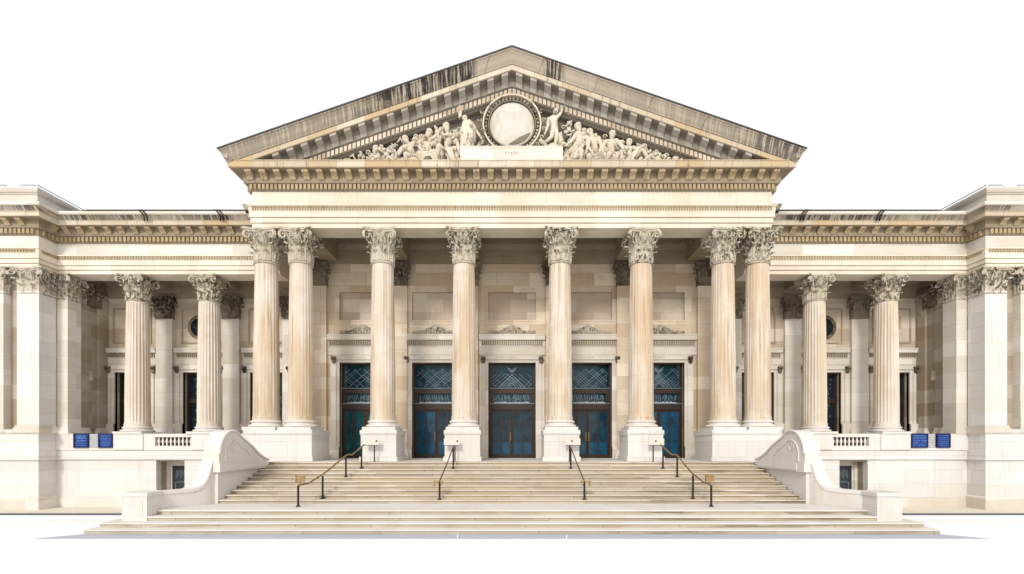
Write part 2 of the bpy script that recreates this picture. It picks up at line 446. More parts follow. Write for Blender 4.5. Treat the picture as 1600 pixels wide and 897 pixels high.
# carved Corinthian capital, local z 0..h
def capital_mb(R, h, A, n_leaf=8, seed=1):
    mb = MB(); rnd = random.Random(seed)
    def rb(z):
        t = z/h; return R*(1.0 + .06*t + .42*max(0, t-.55)**1.5*2.0)
    mb.lathe([(R*1.10,-.07*h),(R*1.15,-.045*h),(R*1.10,-.015*h),(R*1.0,0)] + [(rb(h*t/8), h*t/8) for t in range(0, 8)] + [(rb(h*.9), h*.9)], n=24)
    def leaf(ang, z0, H, W, curl, out0):
        rows, cols = 8, 6; vs = []; fs = []
        for j in range(rows+1):
            t = j/rows
            w = W*(.62 + .5*math.sin(PI*min(1, t*.9+.1)))*(1 - .55*max(0,(t-.75)/.25)**2)*(1 + .20*math.cos(t*PI*7))
            k = max(0, (t-.5)/.5)
            zz = z0 + H*(t - .20*max(0, (t-.72)/.28)**2)
            for i in range(cols+1):
                sx = (i/cols-.5)*2
                r = rb(min(zz, h*.85)) + out0 + curl*k**2 + R*.06*(1-abs(sx)) - R*.13*abs(sx)**2*t + R*.03*math.cos(sx*PI*3)
                a = ang + sx*w/r
                vs.append((r*math.cos(a), r*math.sin(a), zz - H*.10*abs(sx)*k))
        for j in range(rows):
            for i in range(cols):
                q = j*(cols+1)+i
                fs.append((q, q+1, q+cols+2, q+cols+1))
        mb.add(vs, fs)
    for k in range(n_leaf):
        leaf(2*PI*k/n_leaf + PI/n_leaf, 0.0, h*.40, R*.34, R*.40, R*.05)
    for k in range(n_leaf):
        leaf(2*PI*k/n_leaf, 0.02*h, h*.70, R*.32, R*.52, R*.02)
    for k in range(n_leaf):
        leaf(2*PI*k/n_leaf + PI/n_leaf, .48*h, h*.40, R*.20, R*.42, R*.02)
    for k in range(4):
        f = PI/4 + k*PI/2; cu, su = math.cos(f), math.sin(f)
        rs = .125*h; rc, zc = A*1.26, .80*h - .03*h
        for off in (-.16, .16):
            pts = []; rad = []
            for i in range(7):
                t = i/6
                r = rb(.55*h)*1.0 + (rc - rb(.55*h))*t**1.4; z = .50*h + (zc + rs - .50*h)*math.sin(t*PI/2)
                pts.append((r, z)); rad.append(R*(.07+.05*t))
            for i in range(1, 18):
                a = PI/2 - i*.48; q = rs*(1 - i/20)
                pts.append((rc + q*math.cos(a), zc + q*math.sin(a))); rad.append(R*.12*(1-i/34))
            o = off*R
            lat = lambda r: o*(1 - min(1, max(0, (r-R)/(rc-R)))*.5)
            mb.tube([(r*cu - lat(r)*su, r*su + lat(r)*cu, z) for r, z in pts], rad, 6)
    for k in range(4):
        f = k*PI/2; cu, su = math.cos(f), math.sin(f)
        for sg in (-1, 1):
            pts = []; rad = []
            for i in range(6):
                t = i/5; pts.append((sg*R*(.55-.1*t), rb(.6*h)+R*.12+R*.25*t, h*(.52+.30*t))); rad.append(R*.05)
            for i in range(1, 12):
                a = PI/2 + i*.55*1; q = .085*h*(1-i/14)
                pts.append((sg*(R*.45 - R*.20 + q*-math.cos(a)), rb(.6*h)+R*.40, h*.76 + q*math.sin(a))); rad.append(R*.055)
            mb.tube([(y*cu - x*su, y*su + x*cu, z) for x, y, z in pts], rad, 5)
        mb.blob((A*.86*cu, A*.86*su, h*.92), (R*.20, R*.20, h*.075), 8, 6, .25, k)
        for q in range(5):
            a = q*2*PI/5; e = R*.15
            mb.blob((A*.90*cu - e*math.cos(a)*su, A*.90*su + e*math.cos(a)*cu, h*.92 + e*math.sin(a)), R*.075, 6, 5, .1, q)
    # abacus with concave sides
    def aba(z0, z1, s):
        poly = []
        for k in range(4):
            f = k*PI/2; cu, su = math.cos(f), math.sin(f)
            for i in range(9):
                x = -1 + i/4; x = max(-.93, min(.93, x*.93))
                y = .80 + .20*abs(x/.93)**2.2
                X, Y = y*A*s, x*A*s*1.0
                poly.append((X*cu - Y*su, X*su + Y*cu))
        mb.prism(poly, 'z', z0, z1)
    aba(h*.875, h*.935, 1.06); aba(h*.935, h*1.0, 1.14)
    return mb
def squared(mb, h, sx, sy, off_y=0):
    """square the lower part of a capital for a pilaster and squash it against its wall"""
    r = MB(); r.f = list(mb.f)
    for x, y, z in mb.v:
        a = math.atan2(y, x); k = 1/max(abs(math.cos(a)), abs(math.sin(a)))
        t = max(0, min(1, z/h)); w = 1 - max(0, (t-.45)/.4); w = max(0, min(1, w))
        m = 1 + (min(k, 1.36)-1)*w
        r.v.append((x*m*sx, y*m*sy + off_y, z))
    return r
def shaft_mb(rb_, rt, H, flute=.034, nf=24):
    mb = MB(); sub = 5; n = nf*sub
    rows = [0, .015, .03, .05, .12, .22, .33, .45, .58, .70, .82, .92, .95, .97, .985, 1]
    o = 0
    for t in rows:
        r = rb_ + (rt-rb_)*(max(0, t-.12)/.88)**1.5
        if t < .02: r *= 1.05
        k = 0 if (t < .02 or t > .98) else (1 if .04 < t < .96 else .6)
        for i in range(n):
            a = 2*PI*i/n; ph = (i % sub)/sub
            dd = 0 if (i % sub) == 0 else flute*math.sin(PI*(i % sub)/sub)**.7
            rr = r - dd*k
            mb.v.append((rr*math.cos(a), rr*math.sin(a), t*H))
    for j in range(len(rows)-1):
        for i in range(n):
            q = (i+1) % n
            mb.f.append((j*n+i, j*n+q, (j+1)*n+q, (j+1)*n+i))
    return mb
def base_mb(r, h):
    mb = MB(); pts = [(r*1.36,0.30*h)]
    for k in range(9):
        a = -PI/2 + PI*k/8; pts.append((r*1.22 + .13*r*math.cos(a)*1.0, .42*h + .13*h*math.sin(a)))
    pts += [(r*1.17,.57*h),(r*1.12,.62*h),(r*1.11,.69*h),(r*1.15,.73*h)]
    for k in range(7):
        a = -PI/2 + PI*k/6; pts.append((r*1.12 + .08*r*math.cos(a), .83*h + .10*h*math.sin(a)))
    pts += [(r*1.06,.95*h),(r*1.06,1.0*h)]
    mb.lathe(pts, n=48)
    return mb
def column(x, d, z0, z1, rb_, rt, cap_h, A, base_h, mat, flute, ped=None, pl=1.32, capmat='capital'):
    sh = shaft_mb(rb_, rt, z1 - z0 - base_h - cap_h, flute)
    c = obj('column', sh.moved(x, d, z0+base_h), M[mat], B, (x, d, z0), 50)
    b = base_mb(rb_, base_h).moved(x, d, z0)
    obj('column_base', b, M['smooth'], c, None, 40)
    p = MB(); p.box(x-rb_*pl, x+rb_*pl, d-rb_*pl, d+rb_*pl, z0, z0+.295*base_h); obj('plinth', p, M['smooth'], c)
    obj('capital', capital_mb(rt, cap_h, A).moved(x, d, z1-cap_h), M[capmat], c, None, 45)
    return c
COLX = [-10.08, -8.66, -5.30, -1.97, 1.97, 5.30, 8.66, 10.08]
col = column(COLX[0], 19.98, 2.94, 11.045, .50, .43, 1.27, .585, .42, 'column', .016)
for x in COLX[1:]: copy_tree(col, (x, 19.98, 2.94), B)
WX = [-16.97, -13.72, 13.72, 16.97]
wcol = column(WX[0], 22.06, 2.83, 9.915, .485, .42, 1.06, .535, .34, 'wcolumn', .036)
for x in WX[1:]: copy_tree(wcol, (x, 22.06, 2.83), B)

# pedestals
def pedestal(x0, x1, d0, d1):
    p = MB()
    p.box(x0, x1, d0, d1, FL, 2.74); p.box(x0-.05, x1+.05, d0-.05, d1+.05, FL, FL+.18)
    p.prism([(d0-.0,2.74),(d1+.0,2.74),(d1+.04,2.80),(d1+.04,2.90),(d1-.0,2.938),(d0+.0,2.938),(d0-.04,2.90),(d0-.04,2.80)], 'x', x0-.03, x1+.03)
    return p
for x in COLX[2:6]:
    obj('pedestal', pedestal(x-.70, x+.70, 19.30, 20.85), M['white'], B)
both('pedestal', pedestal(-10.62, -7.95, 19.30, 21.15), M['white'], B)

# portico floor and podium
pf = MB(); pf.box(-10.7, 10.7, 18.86, 24.2, -.4, FL-.003)
obj('portico_floor', pf, M['landing'], B)

# portico entablature
PX, PD = 10.5, 19.5
ppath = [(-PX,24.2),(-PX,PD),(PX,PD),(PX,24.2)]
IX = 10.415; fpath = [(-IX,24.2),(-IX,PD),(IX,PD),(IX,24.2)]
ent = MB(); ent.sweep(fpath, [(0,11.045),(0,11.22),(-.03,11.222),(-.03,11.245),(.045,11.247),(.045,11.42),(.015,11.422),(.015,11.447),(.085,11.45),(.085,11.635),(.09,11.65),(.10,11.70),(.10,11.86),(.15,11.875),(.15,11.92),(-.95,11.92),(-.95,11.045)], 1)
fr = MB(); fr.sweep(fpath, [(0,11.922),(0,12.50),(-.9,12.50),(-.9,11.922)], 1)
arch = obj('portico_architrave', ent, M['frieze'], B)
e = MB(); e.blocks(fpath, .095, .135, 11.705, 11.76, .06, .105, 1, .0); e.blocks(fpath, .095, .145, 11.79, 11.855, .07, .105, 1, .0)
obj('bead_moulding', e, M['dentil'], arch)['kind'] = 'stuff'
obj('portico_frieze', fr, M['frieze'], B)
# cornice
#cor = MB(); cor.sweep(ppath, [(.03,12.502),(.03,12.53),(.05,12.54),(.05,12.74),(.17,12.76),(.19,12.82),(.19,13.17),(.55,13.17),(.57,13.19),(.57,13.44),(-.9,13.44),(-.9,12.502)], 1)
corn = MB(); corn.sweep(ppath, [(.50,13.17),(.555,13.17),(.575,13.19),(.575,13.40),(.60,13.41),(.60,13.44),(.50,13.44)], 1)
bed = MB(); bed.sweep(ppath, [(.03,12.502),(.03,12.53),(.05,12.54),(.05,12.74),(.17,12.76),(.19,12.82),(.19,13.172),(.498,13.172),(.498,13.438),(-.9,13.438),(-.9,12.502)], 1)
hc = obj('horizontal_cornice', corn, M['corona'], B)
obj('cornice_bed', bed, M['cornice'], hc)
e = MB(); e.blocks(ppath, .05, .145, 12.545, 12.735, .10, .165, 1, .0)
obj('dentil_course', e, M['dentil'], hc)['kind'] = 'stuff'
mods = []
MB().blocks([(-PX-.3,PD),(PX+.3,PD)], 0, 0, 0, 0, .24, .56, 1, 0,
            [(.19,13.172),(.47,13.172),(.49,13.12),(.47,13.05),(.38,13.02),(.30,12.95),(.24,12.86),(.19,12.85)], mods)
for k_ in mods: obj('modillion', k_, M['dentil'], hc)

# pediment
APEX, SL = 17.67, .347
def ztop(x): return APEX - SL*abs(x)
def xend(d, dz):
    a = PX + max(-.1, PD-d); b = (APEX + dz - 13.20)/SL
    return min(a, b)
def rake(mb, prof):
    n = len(prof); vs = []
    for k in (-1, 0, 1):
        for d, dz in prof:
            x = k*xend(d, dz); vs.append((x, d, ztop(x)+dz))
    fs = [tuple(range(n)), tuple(range(2*n, 3*n))[::-1]]
    for a in range(2):
        for j in range(n):
            q = (j+1) % n; fs.append((a*n+j, a*n+q, (a+1)*n+q, (a+1)*n+j))
    mb.add(vs, fs)
sm = MB(); rake(sm, [(18.69,0),(18.69,-.07),(18.73,-.10),(18.80,-.22),(18.84,-.36),(18.90,-.47),(18.90,-.50),(19.6,-.50),(19.6,0)])
cr = MB(); rake(cr, [(18.935,-.502),(18.935,-.69),(18.95,-.703),(18.99,-.703),(18.99,-.502)])
bd = MB(); rake(bd, [(18.992,-.502),(18.992,-.706),(19.30,-.707),(19.30,-.92),(19.33,-1.06),(19.42,-1.10),(19.42,-1.36),(19.50,-1.38),(19.56,-1.43),(20.3,-1.43),(20.3,-.502)])
rk = obj('raking_cornice', sm, M['rakesima'], B)
lip = MB(); rake(lip, [(18.66,.03),(18.66,-.02),(18.70,-.03),(19.6,.002),(19.6,.03)]); obj('roof_edge', lip, M['slate'], rk)
obj('raking_corona', cr, M['corona'], rk)
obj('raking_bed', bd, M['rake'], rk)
e = MB(); dn = MB()
x = .28
while x < 11:
    for sg in (-1, 1):
        zt = ztop(x) - .70
        if zt - .34 > 13.42:
            w = .125; vs = []
            for sx in (-w, w):
                X = x + sx; s0 = ztop(X) - .702
                vs += [(sg*X, 19.31, s0), (sg*X, 18.985, s0), (sg*X, 18.985, s0-.11), (sg*X, 19.10, s0-.15), (sg*X, 19.25, s0-.22), (sg*X, 19.31, s0-.36)]
            e = MB(); e.add(vs, [tuple(range(6)), tuple(range(6,12))[::-1]] + [(j, (j+1)%6, 6+(j+1)%6, 6+j) for j in range(6)]); obj('modillion', e, M['rakemod'], rk)
    x += .56
x = .09
while x < 9:
    for sg in (-1, 1):
        if ztop(x) - 1.36 > 13.40:
            w = .058; vs = []
            for sx in (-w, w):
                X = x + sx; s0 = ztop(X)
                vs += [(sg*X, 19.43, s0-1.125), (sg*X, 19.345, s0-1.125), (sg*X, 19.345, s0-1.335), (sg*X, 19.43, s0-1.335)]
            dn.add(vs, [(0,1,2,3),(7,6,5,4)] + [(j, (j+1)%4, 4+(j+1)%4, 4+j) for j in range(4)])
    x += .172
obj('raking_dentils', dn, M['wingwall'], rk)['kind'] = 'stuff'
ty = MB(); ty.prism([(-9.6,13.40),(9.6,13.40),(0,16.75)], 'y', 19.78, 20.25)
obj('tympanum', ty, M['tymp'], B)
rf = MB()
rf.prism([(-11.25,13.70),(0,17.60),(11.25,13.70),(11.25,13.44),(-11.25,13.44)], 'y', 20.2, 34)
obj('portico_roof', rf, M['slate'], B)
ss = MB(); ss.sweep([(-PX,34),(-PX,18.8)], [(.55,13.442),(.60,13.46),(.70,13.60),(.79,13.70),(.79,13.74),(.5,13.74),(.5,13.442)], 1)
ss2 = MB(); ss2.box(-11.2,-10.4,19.2,34,13.0,13.44)
both('side_gutter', ss, M['sima'], B)

# portico ceiling and cross beams
ce = MB(); ce.box(-10.3, 10.3, 20.4, 24.1, 11.95, 12.1)
obj('portico_ceiling', ce, M['ceiling'], B)
for x in COLX:
    b = MB(); b.box(x-.40, x+.40, 20.44, 23.08, 11.047, 11.95); b.box(x-.46, x+.46, 20.44, 23.08, 11.70, 11.93)
    b.box(x-.5, x+.5, 20.44, 23.08, 11.84, 11.94)
    obj('ceiling_beam', b, M['beam'], B)
wa = MB()
WD = 23.2
wa.sweep([(-9.9,WD),(9.9,WD)], [(0,10.95),(.10,10.95),(.10,11.14),(.13,11.15),(.13,11.36),(.16,11.37),(.16,11.58),(.22,11.62),(.30,11.80),(.30,11.95),(0,11.95)], 1)
obj('wall_architrave', wa, M['beam'], B)

# portico back wall with door openings
DCX = [-7.08, -3.63, 0, 3.63, 7.08]
DW, DT = 1.13, 6.25
def wall_open(x0, x1, z0, z1, d0, d1, ops):
    mb = MB(); xs = sorted({x0, x1, *[o[0] for o in ops], *[o[1] for o in ops]}); zs = sorted({z0, z1, *[o[2] for o in ops], *[o[3] for o in ops]})
    for a, b in zip(xs, xs[1:]):
        runs = []
        for c, d in zip(zs, zs[1:]):
            m = ((a+b)/2, (c+d)/2)
            if any(o[0] < m[0] < o[1] and o[2] < m[1] < o[3] for o in ops): continue
            if runs and abs(runs[-1][1]-c) < 1e-9: runs[-1][1] = d
            else: runs.append([c, d])
        for c, d in runs: mb.box(a, b, d0, d1, c, d)
    return mb
PZ0, PZ1 = 8.29, 9.60
ops = [(c-DW, c+DW, FL, DT) for c in DCX] + [(c-1.14, c+1.14, PZ0, PZ1) for c in DCX]
w = wall_open(-9.95, 9.95, FL-.05, 11.96, WD, WD+.55, ops)
pw = obj('portico_wall', w, M['ashlar'], B)
pn = MB()
for c in DCX: pn.box(c-1.16, c+1.16, WD+.09, WD+.3, PZ0-.02, PZ1+.02)
# each recessed panel is its own piece of the wall
for c in DCX:
    q = MB(); q.box(c-1.15, c+1.15, WD+.085, WD+.3, PZ0-.01, PZ1+.01)
    obj('recessed_panel', q, M['wingwall'], pw)
    f = MB()
    for (a, b, z0, z1) in ((c-1.22,c+1.22,PZ1,PZ1+.07),(c-1.22,c+1.22,PZ0-.07,PZ0),(c-1.22,c-1.14,PZ0,PZ1),(c+1.14,c+1.22,PZ0,PZ1)):
        f.box(a, b, WD-.02, WD+.05, z0, z1)
    obj('panel_moulding', f, M['ashlar'], pw)
ret = MB(); ret.box(-9.95, -9.4, WD+.56, 24.3, FL, 11.9)
both('return_wall', ret, M['ashlar'], B)

# pilasters
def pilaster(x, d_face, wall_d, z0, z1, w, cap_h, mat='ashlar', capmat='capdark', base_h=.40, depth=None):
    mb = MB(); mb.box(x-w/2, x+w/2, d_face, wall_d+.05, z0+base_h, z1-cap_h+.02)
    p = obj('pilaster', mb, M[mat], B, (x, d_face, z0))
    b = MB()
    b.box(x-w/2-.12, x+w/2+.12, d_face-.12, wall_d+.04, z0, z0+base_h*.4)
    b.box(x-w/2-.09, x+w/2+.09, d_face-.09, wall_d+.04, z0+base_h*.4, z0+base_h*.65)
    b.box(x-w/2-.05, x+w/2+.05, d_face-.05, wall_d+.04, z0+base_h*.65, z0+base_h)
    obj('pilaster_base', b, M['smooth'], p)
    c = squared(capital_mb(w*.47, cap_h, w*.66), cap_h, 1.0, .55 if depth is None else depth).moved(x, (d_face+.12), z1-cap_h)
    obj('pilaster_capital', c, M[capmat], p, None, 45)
    return p
p0 = pilaster(-9.15, 23.0, WD, FL, 10.95, .72, 1.02)
for x in (-5.33, -1.97, 1.97, 5.33, 9.15): copy_tree(p0, (x, 23.0, FL), B)

# door surrounds and doors
def surround(c, hw, zt, d, z0, halfbay, crest=True):
    """stone casing: jambs, consoles, lintel, frieze, dentil cornice; origin at (c,d,z0)"""
    s = MB()
    for sg in (-1, 1):
        a = c + sg*hw
        s.box(a, a+sg*.14, d-.07, d+.12, z0, zt); s.box(a+sg*.14, a+sg*.27, d-.12, d+.12, z0, zt+.13); s.box(a+sg*.27, a+sg*.42, d-.06, d+.12, z0, zt+.02)
        s.box(a-sg*0.0, a+sg*.46, d-.16, d+.12, z0, z0+.55)
    s.box(c-hw-.138, c+hw+.138, d-.07, d+.12, zt, zt+.12); s.box(c-hw-.27, c+hw+.27, d-.12, d+.12, zt+.132, zt+.33)
    return s
def lintel(c, hb, zt, d, k=1.0):
    l = MB(); z = zt+.33
    prof = [(0,z),(.10,z+.02),(.14,z+.07),(.08,z+.09),(.08,z+.40*k),(.12,z+.43*k),(.14,z+.46*k),(.14,z+.72*k),(.34,z+.74*k),(.36,z+.80*k),(.36,z+.90*k),(.42,z+.97*k),(.42,z+1.0*k),(0,z+1.05*k)]
    l.sweep([(c-hb, d),(c+hb, d)], [(p*.46, z_) for p, z_ in prof], 1)
    dn = MB(); dn.blocks([(c-hb+.05, d),(c+hb-.05, d)], .06, .12, z+.49*k, z+.70*k, .06, .105, 1)
    return l, dn
def crest(c, d, z):
    k = MB(); rnd = random.Random(int(c*10))
    for i in range(-9, 10):
        x = c + i*.115; h = .10 + .30*math.exp(-(i/2.6)**2) + .05*rnd.random()
        k.tube([(x, d-.06, z), (x+.05*math.copysign(1, i or 1), d-.10, z+h*.6), (x-.03*math.copysign(1, i or 1), d-.13, z+h)], [.05,.04,.018], 6)
        if i % 2: 
            pts = [(x + .07*math.cos(a*.8)*(1-a/9), d-.08, z+.08+.07*math.sin(a*.8)*(1-a/9)) for a in range(8)]
            k.tube(pts, .02, 5)
    k.blob((c, d-.09, z+.25), (.11,.07,.17), 8, 6, .15, 3)
    for sg in (-1, 1):
        k.tube([(c+sg*.15, d-.08, z+.34),(c+sg*.35, d-.08, z+.26),(c+sg*.6, d-.08, z+.10),(c+sg*.95, d-.08, z+.05)], [.03,.035,.03,.015], 6)
    return k
def console(x, d, z):
    k = MB()
    pts = [(x, d-.13 - .10*math.cos(a*.62)*(1-a/14), z + .10*math.sin(a*.62)*(1-a/14)) for a in range(12)]
    for o in (-.07, 0, .07): k.tube([(p[0]+o, p[1], p[2]) for p in pts], .042, 6)
    k.blob((x, d-.10, z-.12), (.10,.08,.10), 8, 6, .2, 2)
    return k
def lattice(mb, x0, x1, z0, z1, sp, w, ya, yb, rnd, drop=.3):
    for sl in (1, -1):
        c = -(x1-x0) - (z1-z0)
        while c < (x1-x0) + (z1-z0):
            pts = []
            xa, xb = x0, x1
            for q in range(40):
                x = x0 + (x1-x0)*q/39; z = (z0+z1)/2 + sl*(x-(x0+x1)/2)*.85 + c
                if z0 <= z <= z1: pts.append((x, z))
            if len(pts) > 3 and rnd.random() > drop:
                i0, i1 = 0, len(pts)-1
                if rnd.random() < .6:
                    i0 = int(rnd.random()*len(pts)*.4); i1 = len(pts)-1-int(rnd.random()*len(pts)*.4)
                if i1 > i0: mb.seg(*pts[i0], *pts[i1], w, ya, yb)
            c += sp
def door(c):
    rnd = random.Random(int(c*7)+50)
    d = WD + .22; z0 = FL+.03
    f = MB()
    f.box(c-DW, c-DW+.10, d, d+.14, z0, DT); f.box(c+DW-.10, c+DW, d, d+.14, z0, DT)
    f.box(c-DW+.10, c+DW-.10, d, d+.14, DT-.07, DT)
    f.box(c-DW+.10, c+DW-.10, d-.03, d+.14, 4.80, 5.06); f.box(c-DW+.10, c+DW-.10, d-.04, d+.14, 4.02, 4.32)
    f.box(c-DW+.10, c-DW+.24, d+.01, d+.13, 4.32, 4.80); f.box(c+DW-.24, c+DW-.10, d+.01, d+.13, 4.32, 4.80)
    f.box(c-DW+.10, c+DW-.10, d-.01, d+.14, z0-.02, z0+.05)
    D = obj('entrance_door', f, M['bronze'], B, (c, d, z0))
    gl = MB(); gl.box(c-DW+.10, c+DW-.10, d+.06, d+.09, 5.06, DT-.07); obj('upper_transom_glass', gl, M['glass_teal'], D)
    gl = MB(); gl.box(c-DW+.24, c+DW-.24, d+.06, d+.09, 4.32, 4.80); obj('lower_transom_glass', gl, M['glass_blue'], D)
    lt = MB()
    lattice(lt, c-DW+.16, c+DW-.16, 5.10, 5.80 if abs(c) < 1 else 6.02, .17 if abs(c) < 1 else .14, .012, d+.045, d+.062, rnd, .35)
    for q in range(4 if abs(c) < 1 or c > 6 else 0):
        a = .16 + q*.16
        lt.seg(c-.62+q*.14, 5.08, c, 5.70-q*.13+.02, .020, d+.04, d+.063); lt.seg(c+.62-q*.14, 5.08, c, 5.70-q*.13+.02, .020, d+.04, d+.063)
    for q in range(3 if abs(c) < 1 or c > 6 else 0):
        z = 6.10-q*.09; r = .26-q*.06
        lt.seg(c-r, z, c, z-r*.75, .018, d+.04, d+.063); lt.seg(c+r, z, c, z-r*.75, .018, d+.04, d+.063)
    obj('transom_leading', lt, M['lead'], D)
    lt = MB(); x = c-DW+.3
    while x < c+DW-.3:
        x2 = x + .04 + rnd.random()*.09
        zz = 4.40 + rnd.random()*.1
        lt.seg(x, zz, x + (rnd.random()-.5)*.14, 4.72 + rnd.random()*.06, .014, d+.045, d+.062)
        if rnd.random() < .5: lt.seg(x, zz+.1, x2, zz + .2, .012, d+.045, d+.062)
        x = x2
    obj('transom_tracery', lt, M['lead'], D)
    wt = MB(); wt.box(c-DW+.27, c+DW-.27, d+.03, d+.055, 4.345, 4.375)
    x = c-DW+.3
    while x < c+DW-.3:
        wt.box(x, x+.03, d+.03, d+.055, 4.375, 4.385+rnd.random()*.05); x += .065
    obj('cresting', wt, M['white_trim'], D)
    ln = MB(); ln.box(c-DW+.05, c+DW-.05, d-.055, d-.03, 5.045, 5.068); ln.box(c-DW+.05, c+DW-.05, d-.065, d-.04, 4.30, 4.325)
    obj('transom_bead', ln, M['lead'], D)
    for sg in (-1, 1):
        lf = MB(); x0, x1 = (c-DW+.105, c-.012) if sg < 0 else (c+.012, c+DW-.105)
        xm = (x0+x1)/2; zt = 4.015; zb = z0+.055; zs = [zb, zb+.10, zb+.68, zb+.75, zt-.62, zt-.57, zt-.08, zt]
        ya, yb = d+.03, d+.10
        lf.box(x0, x0+.075, ya, yb, zb, zt); lf.box(x1-.075, x1, ya, yb, zb, zt); lf.box(xm-.035, xm+.035, ya, yb, zb, zt)
        for (a, b) in ((x0+.075, xm-.035), (xm+.035, x1-.075)):
            lf.box(a, b, ya, yb, zb, zs[1]); lf.box(a, b, ya, yb, zs[6], zt)
            lf.box(a, b, ya+.015, yb, zs[2]+.02, zs[3]-.02)
        L = obj('door_leaf', lf, M['bronze'], D)
        g1 = MB(); g2 = MB()
        for (a, b) in ((x0+.075, xm-.035), (xm+.035, x1-.075)):
            g1.box(a, b, ya+.03, yb-.02, zs[3]-.02, zs[6]); g2.box(a, b, ya+.03, yb-.02, zs[1], zs[2]+.02)
        obj('door_glass', g1, M['glass_green' if c < -6 else 'glass_lite' if (c < -3 and sg < 0) or c > 6 else 'glass_blue'], D); obj('lower_door_glass', g2, M['glass_green' if c < -6 else 'glass_lite'], D)
        le = MB()
        for (a, b) in ((x0+.075, xm-.035), (xm+.035, x1-.075)):
            m = (a+b)/2
            le.seg(a, zs[3]+.1, b, zs[3]+.62, .016, ya+.018, ya+.032); le.seg(b, zs[3]+.1, a, zs[3]+.62, .016, ya+.018, ya+.032)
            le.seg(a, zs[3]+.62, b, zs[3]+1.0, .014, ya+.018, ya+.032); le.seg(b, zs[3]+.62, a, zs[3]+1.0, .014, ya+.018, ya+.032)
            le.seg(a, zs[5]-.04, b, zs[5]-.04, .02, ya+.018, ya+.032)
        obj('door_leading', le, M['doorpanel'], D)
        if sg > 0 and c != 3.63: continue
        hd = MB(); hx = c + sg*.075
        hd.box(hx-.028, hx+.028, d+.0, d+.03, 2.5, 2.95); hd.tube([(hx, d-.005, 2.5),(hx, d-.06, 2.54),(hx, d-.06, 2.9),(hx, d-.005, 2.94)], .018, 8)
        obj('door_handle', hd, M['brass'], D)
    return D
BAYS = [(-7.08, 1.72), (-3.63, 1.60), (0, 1.57), (3.63, 1.60), (7.08, 1.72)]
for (c, hb), dc in zip(BAYS, DCX):
    s = obj('door_surround', surround(c, DW, DT, WD, FL-.01, hb), M['light'], B)
    l, dn = lintel(c, hb, DT, WD)
    obj('door_cornice', l, M['light'], s); obj('door_dentils', dn, M['cornice'], s)
    obj('carved_crest', crest(c, WD, DT+.33+1.04), M['capital'], s, None, 50)
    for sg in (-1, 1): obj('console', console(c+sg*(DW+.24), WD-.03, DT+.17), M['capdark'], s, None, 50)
    mk = MB(); rnd = random.Random(int(c*3)+9); x = c-.75
    while x < c+.2:
        mk.seg(x, DT+.17, x+.01, DT+.17+.10+.03*rnd.random(), .016, WD-.124, WD-.12); x += .075+.04*rnd.random()
    obj('lintel_lettering', mk, M['crescent'], s)
    door(dc)
    bk = MB(); bk.box(c-DW-.02, c+DW+.02, WD+.5, WD+.6, FL, DT+.05); obj('door_backing', bk, M['dark'], B)

# ------------------------------------------------------------------ wings and pavilions (built left, mirrored right)
FW, FP, XP = 21.6, 20.75, -20.2       # wing front, pavilion front, pavilion corner
wpath = [(-10.3,FW),(XP,FW),(XP,FP),(-29,FP)]
a_ = MB(); a_.sweep(wpath, [(0,9.92),(0,10.07),(-.03,10.072),(-.03,10.095),(.045,10.097),(.045,10.262),(.015,10.264),(.015,10.285),(.085,10.288),(.085,10.47),(.09,10.49),(.10,10.52),(.10,10.65),(.15,10.67),(.15,10.72),(-.9,10.72),(-.9,9.92)], -1)
f_ = MB(); f_.sweep(wpath, [(0,10.722),(0,11.27),(-.85,11.27),(-.85,10.722)], -1)
b_ = MB(); b_.sweep(wpath, [(.03,11.272),(.03,11.30),(.05,11.31),(.05,11.53),(.15,11.55),(.17,11.60),(.17,11.885),(.458,11.885),(.458,12.40),(-.85,12.40),(-.85,11.272)], -1)
k_ = MB(); k_.sweep(wpath, [(.46,11.883),(.49,11.883),(.505,11.90),(.505,12.05),(.53,12.06),(.53,12.08),(.46,12.08)], -1)
s_ = MB(); s_.sweep(wpath, [(.46,12.082),(.535,12.082),(.56,12.12),(.62,12.19),(.66,12.23),(.66,12.25),(-.8,12.25),(-.8,12.248),(.46,12.248)], -1)
pb_ = MB(); pb_.sweep(wpath, [(.46,12.252),(.69,12.252),(.72,12.29),(.72,12.385),(.46,12.40)], -1)
aL = both('wing_architrave', a_, M['frieze'], B); both('wing_frieze', f_, M['light'], B)
kL = both('wing_cornice', k_, M['corona'], B)
e = MB(); e.blocks(wpath, .095, .14, 10.53, 10.64, .07, .12, -1)
for P, m in zip(aL, (e, e.mirror())): obj('bead_moulding', m, M['dentil'], P)['kind'] = 'stuff'
dn = MB(); dn.blocks(wpath, .05, .14, 11.32, 11.52, .11, .185, -1)
tp = [(.17,11.886),(.40,11.886),(.42,11.84),(.40,11.79),(.33,11.76),(.26,11.70),(.21,11.63),(.17,11.62)]
wmods = []; MB().blocks([(-10.6,FW),(XP-.45,FW)], 0,0,0,0, .23, .60, -1, 0, tp, wmods); mo = MB(); mo.blocks([(XP,FP),(-29,FP)], 0,0,0,0, .23, .60, -1, 0, tp)
mo.blocks([(XP,FW),(XP,FP)], 0,0,0,0, .23, .5, -1, 0, tp)
fl = MB(); fl.box(-18.3, -10.6, 20.86, 21.3, 12.402, 12.44)
